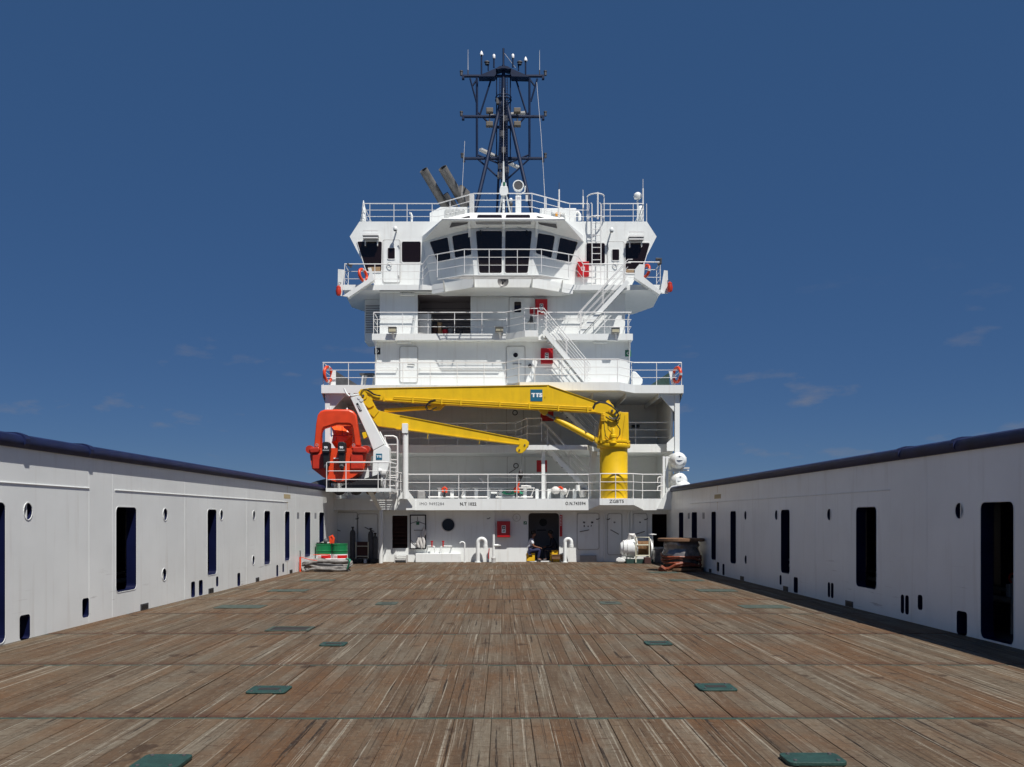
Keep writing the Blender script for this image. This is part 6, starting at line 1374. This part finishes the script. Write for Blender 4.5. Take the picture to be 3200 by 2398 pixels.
# ================================================================ winch, box and cable spool at the right
WY = 36.3
wn = thing('tugger_winch', 'white tugger winch with brown rope drum in tube frame by the right opening', 'winch', tuple(at('r', 930, 955, WY)))
c = at('r', 905, 770, WY); axis = (1, 0, 0)
B().lathe([(0, -.62), (.2, -.6), (.3, -.5), (.36, -.34), (.38, -.14), (.4, -.1), (.4, -.06), (.33, -.05), (.33, .02)], c, axis, 24).build('motor_housing', W, wn, smooth=True)
for q in (-.5, -.36): B().lathe([(.34 + .03 * (q > -.4), q), (.34 + .03 * (q > -.4), q + .03)], c, axis, 20).build('housing_rib', WG, wn)
a, b_ = at('r', 925, 0, WY).x, at('r', 1090, 0, WY).x
B().lathe([(.4, 0), (.4, .02)], (a - .02, WY, c.z), axis, 24).build('drum_flange', W, wn); B().lathe([(.4, 0), (.4, .03)], (b_ + .05, WY, c.z), axis, 24).build('drum_flange', W, wn)
rp_ = B(); n = 9
rp_.lathe([(.27, 0), (.27, b_ - a)], (a, WY, c.z), axis, 20)
for i in range(n): rp_.torus((a + (i + .5) * (b_ - a) / n, WY, c.z), .28, .026, axis, 20, 6)
rp_.build('wound_rope', ROPEB, wn, smooth=True)
xa, xb = at('r', 915, 0, WY - .4).x, at('r', 1100, 0, WY - .4).x; z0, z1, zm = at('r', 0, 905, WY - .4).z, at('r', 0, 617, WY - .4).z, at('r', 0, 725, WY - .4).z
B().tube([(xa, WY - .4, .05), (xa, WY - .4, z1), (xb, WY - .4, z1), (xb, WY - .4, .05)], .026, 8).build('guard_frame', CREAM, wn, smooth=True)
for z in (zm, z0 + .1): B().cyl((xa, WY - .4, z), (xb, WY - .4, z), .022, n=6).build('guard_bar', CREAM, wn)
B().box(a - .45, b_ + .15, WY - .35, WY + .35, .0, .16).build('bed_frame', GREEN, wn)
B().tube([c + V((-.25, -.05, .35)), c + V((-.2, -.1, .55)), c + V((-.1, -.1, .55)), c + V((0, -.05, .35))], .09, 8).build('wrapped_lever', CLOTH, wn, smooth=True)
p = at('r', 1148, 578, WY); B().cyl((p.x, WY, .5), p, .022, n=8).build('brake_spindle', WR, wn); B().lathe([(.02, 0), (.16, .01), (.16, .03), (.02, .05)], p - V((0, 0, .02)), n=18).build('brake_wheel', WR, wn)
B().lathe([(.22, 0), (.22, .1)], (p.x - .12, WY - .05, c.z), axis, 18).build('gear_case', W, wn)
t = tag(B().hull([at('r', x, y, WY - .3 + d) for d in (0, .3) for x, y in ((640, 950), (645, 915), (680, 893), (720, 905), (770, 925), (770, 955))]).build('white_fairlead', W, bevel=.02), 'small white fairlead on the deck left of the winch', 'fairlead')
t = tag(B().box(at('r', 1032, 0, 35.8).x, at('r', 1125, 0, 35.8).x, 35.75, 36.0, .0, .26).build('red_box', MAROON, bevel=.02), 'small dark red box at the foot of the winch', 'box')
a, b_ = at('r', 1175, 945, 36.2), at('r', 1372, 757, 36.2)
t = thing('metal_chest', 'grey metal chest between the winch and the cable spool', 'chest', (a.x, 36.2, 0))
B().box(a.x, b_.x, 36.2, 36.9, .0, b_.z - .08).build('chest_body', FOIL, t, bevel=.03); B().box(a.x - .02, b_.x + .02, 36.17, 36.92, b_.z - .079, b_.z).build('lid', GREY, t, bevel=.02)
SP = V((6.2, 31.1, 0))
cs = thing('cable_spool', 'cable spool wrapped in silver foil and orange straps with a wooden top', 'cable spool', tuple(SP))
b = B(); b.lathe([(.78, 1.03), (.8, 1.04), (.8, 1.12), (.78, 1.13), (0, 1.13)], SP, n=26); b.build('top_flange', WOOD, cs)
B().lathe([(.76, .05), (.76, .12)], SP, n=26).build('bottom_flange', WOOD, cs)
pr = [(.5, .1), (.58, .2), (.62, .3), (.56, .36), (.6, .42), (.66, .52), (.64, .62), (.6, .7), (.58, .78), (.62, .9), (.58, 1.03)]
b = B(); b.lathe(pr, SP, n=40); b.v = [p + V((random.uniform(-.02, .02), random.uniform(-.02, .02), random.uniform(-.012, .012))) for p in b.v]
b.build('foil_wrap', FOIL, cs, smooth=True)
for z, tl, r_ in ((.45, .12, .68), (.5, -.1, .67), (.26, .1, .66), (.2, -.08, .68)):
    pts = [(SP.x + r_ * math.cos(a), SP.y + r_ * math.sin(a), z + tl * math.sin(a * .5 + .6) + .03 * math.sin(3 * a)) for a in [2 * math.pi * i / 24 for i in range(24)]]
    B().tube(pts, .036, 6, closed=True).build('orange_strap', STRAP, cs)
B().tube([(SP.x - .78, SP.y - .45, .05), (SP.x - .55, SP.y - .6, .1), (SP.x - .3, SP.y - .66, .25), (SP.x, SP.y - .68, .3)], .05, 8).build('strap_tail', STRAP, cs)
B().tube([(SP.x - .8, SP.y - .3, .06), (SP.x - .75, SP.y - .5, .16), (SP.x - .6, SP.y - .55, .05)], .06, 8).build('strap_tail', STRAP, cs)
B().box(SP.x - .6, SP.x + .6, SP.y - .62, SP.y - .5, .0, .05).build('bearer', WOOD, cs); B().box(SP.x - .6, SP.x + .6, SP.y + .4, SP.y + .52, .0, .05).build('bearer', WOOD, cs)

# ================================================================ crates, bench and two seated people in the doorway
def crate(x, y, z, w_, lb, d=.28, h=.26):
    t = thing('beer_crate', lb, 'crate', (x, y, z), 'yellow crates in the doorway')
    o = B(); e = .02
    mpf = lambda u, v, q: V((u, y + q, v))
    o.plate([(x, z), (x + w_, z), (x + w_, z + h), (x, z + h)], [rrect(x + w_ * .3, x + w_ * .7, z + h * .5, z + h * .72, .02, 2)], mpf, e)
    o.box(x, x + e, y + e, y + d, z, z + h); o.box(x + w_ - e, x + w_, y + e, y + d, z, z + h); o.box(x + e, x + w_ - e, y + d - e, y + d, z, z + h); o.box(x + e, x + w_ - e, y + e, y + d - e, z, z + .015)
    o.build('shell', CRATE, t)
    B().box(x - .008, x + w_ + .008, y - .008, y - .0005, z + h - .03, z + h).build('rim', CRATE, t)
    return t
q = at('p', 1085, 1480, 37.3); q2 = at('p', 1400, 1480, 37.3)
crate(q.x, 37.25, .0, q2.x - q.x, 'lower yellow crate at the right of the doorway', h=.25)
q = at('p', 1120, 1215, 37.36); q2 = at('p', 1390, 1215, 37.36)
crate(q.x, 37.42, .27, q2.x - q.x, 'upper yellow crate standing on the bench at the right of the doorway', h=.11 + .1)
bn = thing('low_bench', 'low wooden bench against the right doorway edge', 'bench', tuple(at('p', 1300, 1480, 37.2)))
a, b_ = at('p', 1100, 1390, 37.15), at('p', 1530, 1228, 37.15)
B().box(a.x, b_.x, 37.1, 37.24, b_.z - .03, b_.z).build('seat', WOOD, bn); B().box(a.x + .02, b_.x - .02, 37.12, 37.15, a.z, b_.z - .031).build('apron', WOOD, bn)
for x in (b_.x - .06, ): 
    for y in (37.12, 37.19): B().box(x, x + .05, y, y + .05, .0, a.z).build('leg', WOOD, bn)
B().box(a.x + .02, a.x + .07, 37.19, 37.24, .0, a.z).build('leg', WOOD, bn)
crate(at('p', 235, 0, 37.45).x - .06, 37.3, .04, .34, 'yellow crate the person in the white shirt sits on', d=.34, h=.33)
crate(2.0, 37.56, .04, .42, 'yellow crate the person in dark clothes sits on', d=.34, h=.34)

def skinned(name, joints, edges, mat_, parent, sub=2):
    me = bpy.data.meshes.new(name); keys = list(joints); idx = {k: i for i, k in enumerate(keys)}
    off = V((0, 0, 0)); p = parent
    while p is not None: off = off + p.location; p = p.parent
    me.from_pydata([V(joints[k][0]) - off for k in keys], [(idx[a], idx[b]) for a, b in edges], [])
    o = bpy.data.objects.new(name, me); COL.objects.link(o); o.parent = parent
    sk = o.modifiers.new('skin', 'SKIN'); sk.use_smooth_shade = True
    lay = me.skin_vertices[0].data
    for k in keys:
        r_ = joints[k][1]; lay[idx[k]].radius = r_ if isinstance(r_, tuple) else (r_, r_); lay[idx[k]].use_root = (k == keys[0])
    sb = o.modifiers.new('smooth', 'SUBSURF'); sb.levels = sub; sb.render_levels = sub
    me.materials.append(mat_)
    return o
def person(label, f, x, y, zs, shirt, pants, sleeve, head_down, hair, seat=.40):
    """seated figure facing +x (f=1) or -x (f=-1); origin under the hips"""
    t = thing('person', label, 'person', (x, y, .04), 'people in the doorway')
    def P(a, s_, z): return (x + f * a, y + s_, .04 + z)
    hip = seat + .09
    J = {'pelvis': (P(0, 0, hip), (.125, .15)), 'waist': (P(.03, 0, hip + .17), (.11, .14)), 'chest': (P(.09, 0, hip + .36), (.115, .165)), 'neckb': (P(.13, 0, hip + .5), (.06, .065)), 'neck': (P(.165, 0, hip + .56), .05),
         'head': (P(.2, 0, hip + .65), (.085, .075)), 'crown': (P(.2 - .0, 0, hip + .745), (.08, .07)), 'jaw': (P(.255, 0, hip + .6), (.04, .045)), 'nose': (P(.298, 0, hip + .645), .014)}
    E = [('pelvis', 'waist'), ('waist', 'chest'), ('chest', 'neckb'), ('neckb', 'neck'), ('neck', 'head'), ('head', 'crown'), ('head', 'jaw'), ('head', 'nose')]
    sleeves, legs = {}, {}
    for n, s_ in (('l', -1), ('r', 1)):
        J['sh' + n] = (P(.1, s_ * .175, hip + .43), .055); J['el' + n] = (P(.17, s_ * .22, hip + .17), .042); J['wr' + n] = (P(.38, s_ * .1, hip + .11), .028); J['pa' + n] = (P(.44, s_ * .07, hip + .1), (.035, .02))
        E += [('chest', 'sh' + n), ('sh' + n, 'el' + n), ('el' + n, 'wr' + n), ('wr' + n, 'pa' + n)]
        for i, (dx, dz, dy) in enumerate(((.08, -.02, .03), (.09, -.03, .01), (.088, -.04, -.01), (.075, -.045, -.028))):
            J[f'f{n}{i}a'] = (P(.44 + dx * .55, s_ * .07 + dy, hip + .1 + dz * .3), .0095); J[f'f{n}{i}b'] = (P(.44 + dx, s_ * .07 + dy * .9, hip + .1 + dz), .008)
            E += [('pa' + n, f'f{n}{i}a'), (f'f{n}{i}a', f'f{n}{i}b')]
        J[f't{n}a'] = (P(.425, s_ * .07 - s_ * .04, hip + .11), .011); J[f't{n}b'] = (P(.465, s_ * .07 - s_ * .055, hip + .1), .009); E += [('pa' + n, f't{n}a'), (f't{n}a', f't{n}b')]
        J['hp' + n] = (P(.06, s_ * .1, hip - .01), .09); J['kn' + n] = (P(.43, s_ * .13, hip + .02), .062); J['an' + n] = (P(.36, s_ * .12, .09), .042); J['to' + n] = (P(.5, s_ * .13, .03), (.03, .038))
        E += [('pelvis', 'hp' + n), ('hp' + n, 'kn' + n), ('kn' + n, 'an' + n), ('an' + n, 'to' + n)]
    body = skinned('body', J, E, SKIN, t)
    g = 1.14
    def sub(keys, k=g):
        return {q: (J[q][0], tuple(v * k for v in J[q][1]) if isinstance(J[q][1], tuple) else J[q][1] * k) for q in keys}
    tk = ['pelvis', 'waist', 'chest', 'shl', 'shr', 'ell', 'elr'] + (['wrl', 'wrr'] if sleeve else [])
    S = sub(tk)
    if not sleeve:
        for n in 'lr':
            a, b_ = V(J['sh' + n][0]), V(J['el' + n][0]); S['el' + n] = (tuple(a.lerp(b_, .72)), .066)
    S['collar'] = (tuple(V(J['chest'][0]).lerp(V(J['neckb'][0]), .8)), (.085, .09))
    skinned('shirt' if not sleeve else 'jacket', S, [e for e in E if e[0] in S and e[1] in S] + [('chest', 'collar')], shirt, t)
    tk = ['pelvis', 'hpl', 'hpr', 'knl', 'knr', 'anl', 'anr']
    skinned('trousers', sub(tk, 1.17), [e for e in E if e[0] in tk and e[1] in tk], pants, t)
    for n in 'lr':
        a, b_ = V(J['an' + n][0]), V(J['to' + n][0])
        skinned('shoe', {'a': (tuple(a - V((f * .05, 0, .035))), .048), 'b': (tuple(b_ + V((0, 0, .008))), (.04, .046)), 'c': (tuple(a), .046)}, [('a', 'b'), ('a', 'c')], DGREY, t)
    hd_ = V(P(.185, 0, hip + .70))
    h_ = B().ball(hd_ + V((-f * .012, 0, .03)), .1, (1.05, .88, .95), 14, 9).build('hair', hair, t, smooth=True)
    for s_ in (-1, 1):
        B().ball(V(P(.283, s_ * .03, hip + .675)), .011).build('eye', BLACK, t, smooth=True)
        B().ball(V(P(.2, s_ * .082, hip + .655)), .028, (.7, .4, 1.1), 8, 6).build('ear', SKIN, t, smooth=True)
    B().box(min(hd_.x + f * .098, hd_.x + f * .106), max(hd_.x + f * .098, hd_.x + f * .106), y - .025, y + .025, hd_.z - .105, hd_.z - .097).build('mouth', MAROON, t)
    return t
person('person in white short-sleeved shirt and dark trousers sitting in the doorway', 1, 1.12, 37.4, 0, SHIRT, JEAN, False, 0, HAIR, seat=.36)
person('person in dark coveralls sitting bent forward in the doorway', -1, 2.2, 37.72, 0, COAT, COAT, True, 0, HAIR, seat=.37)
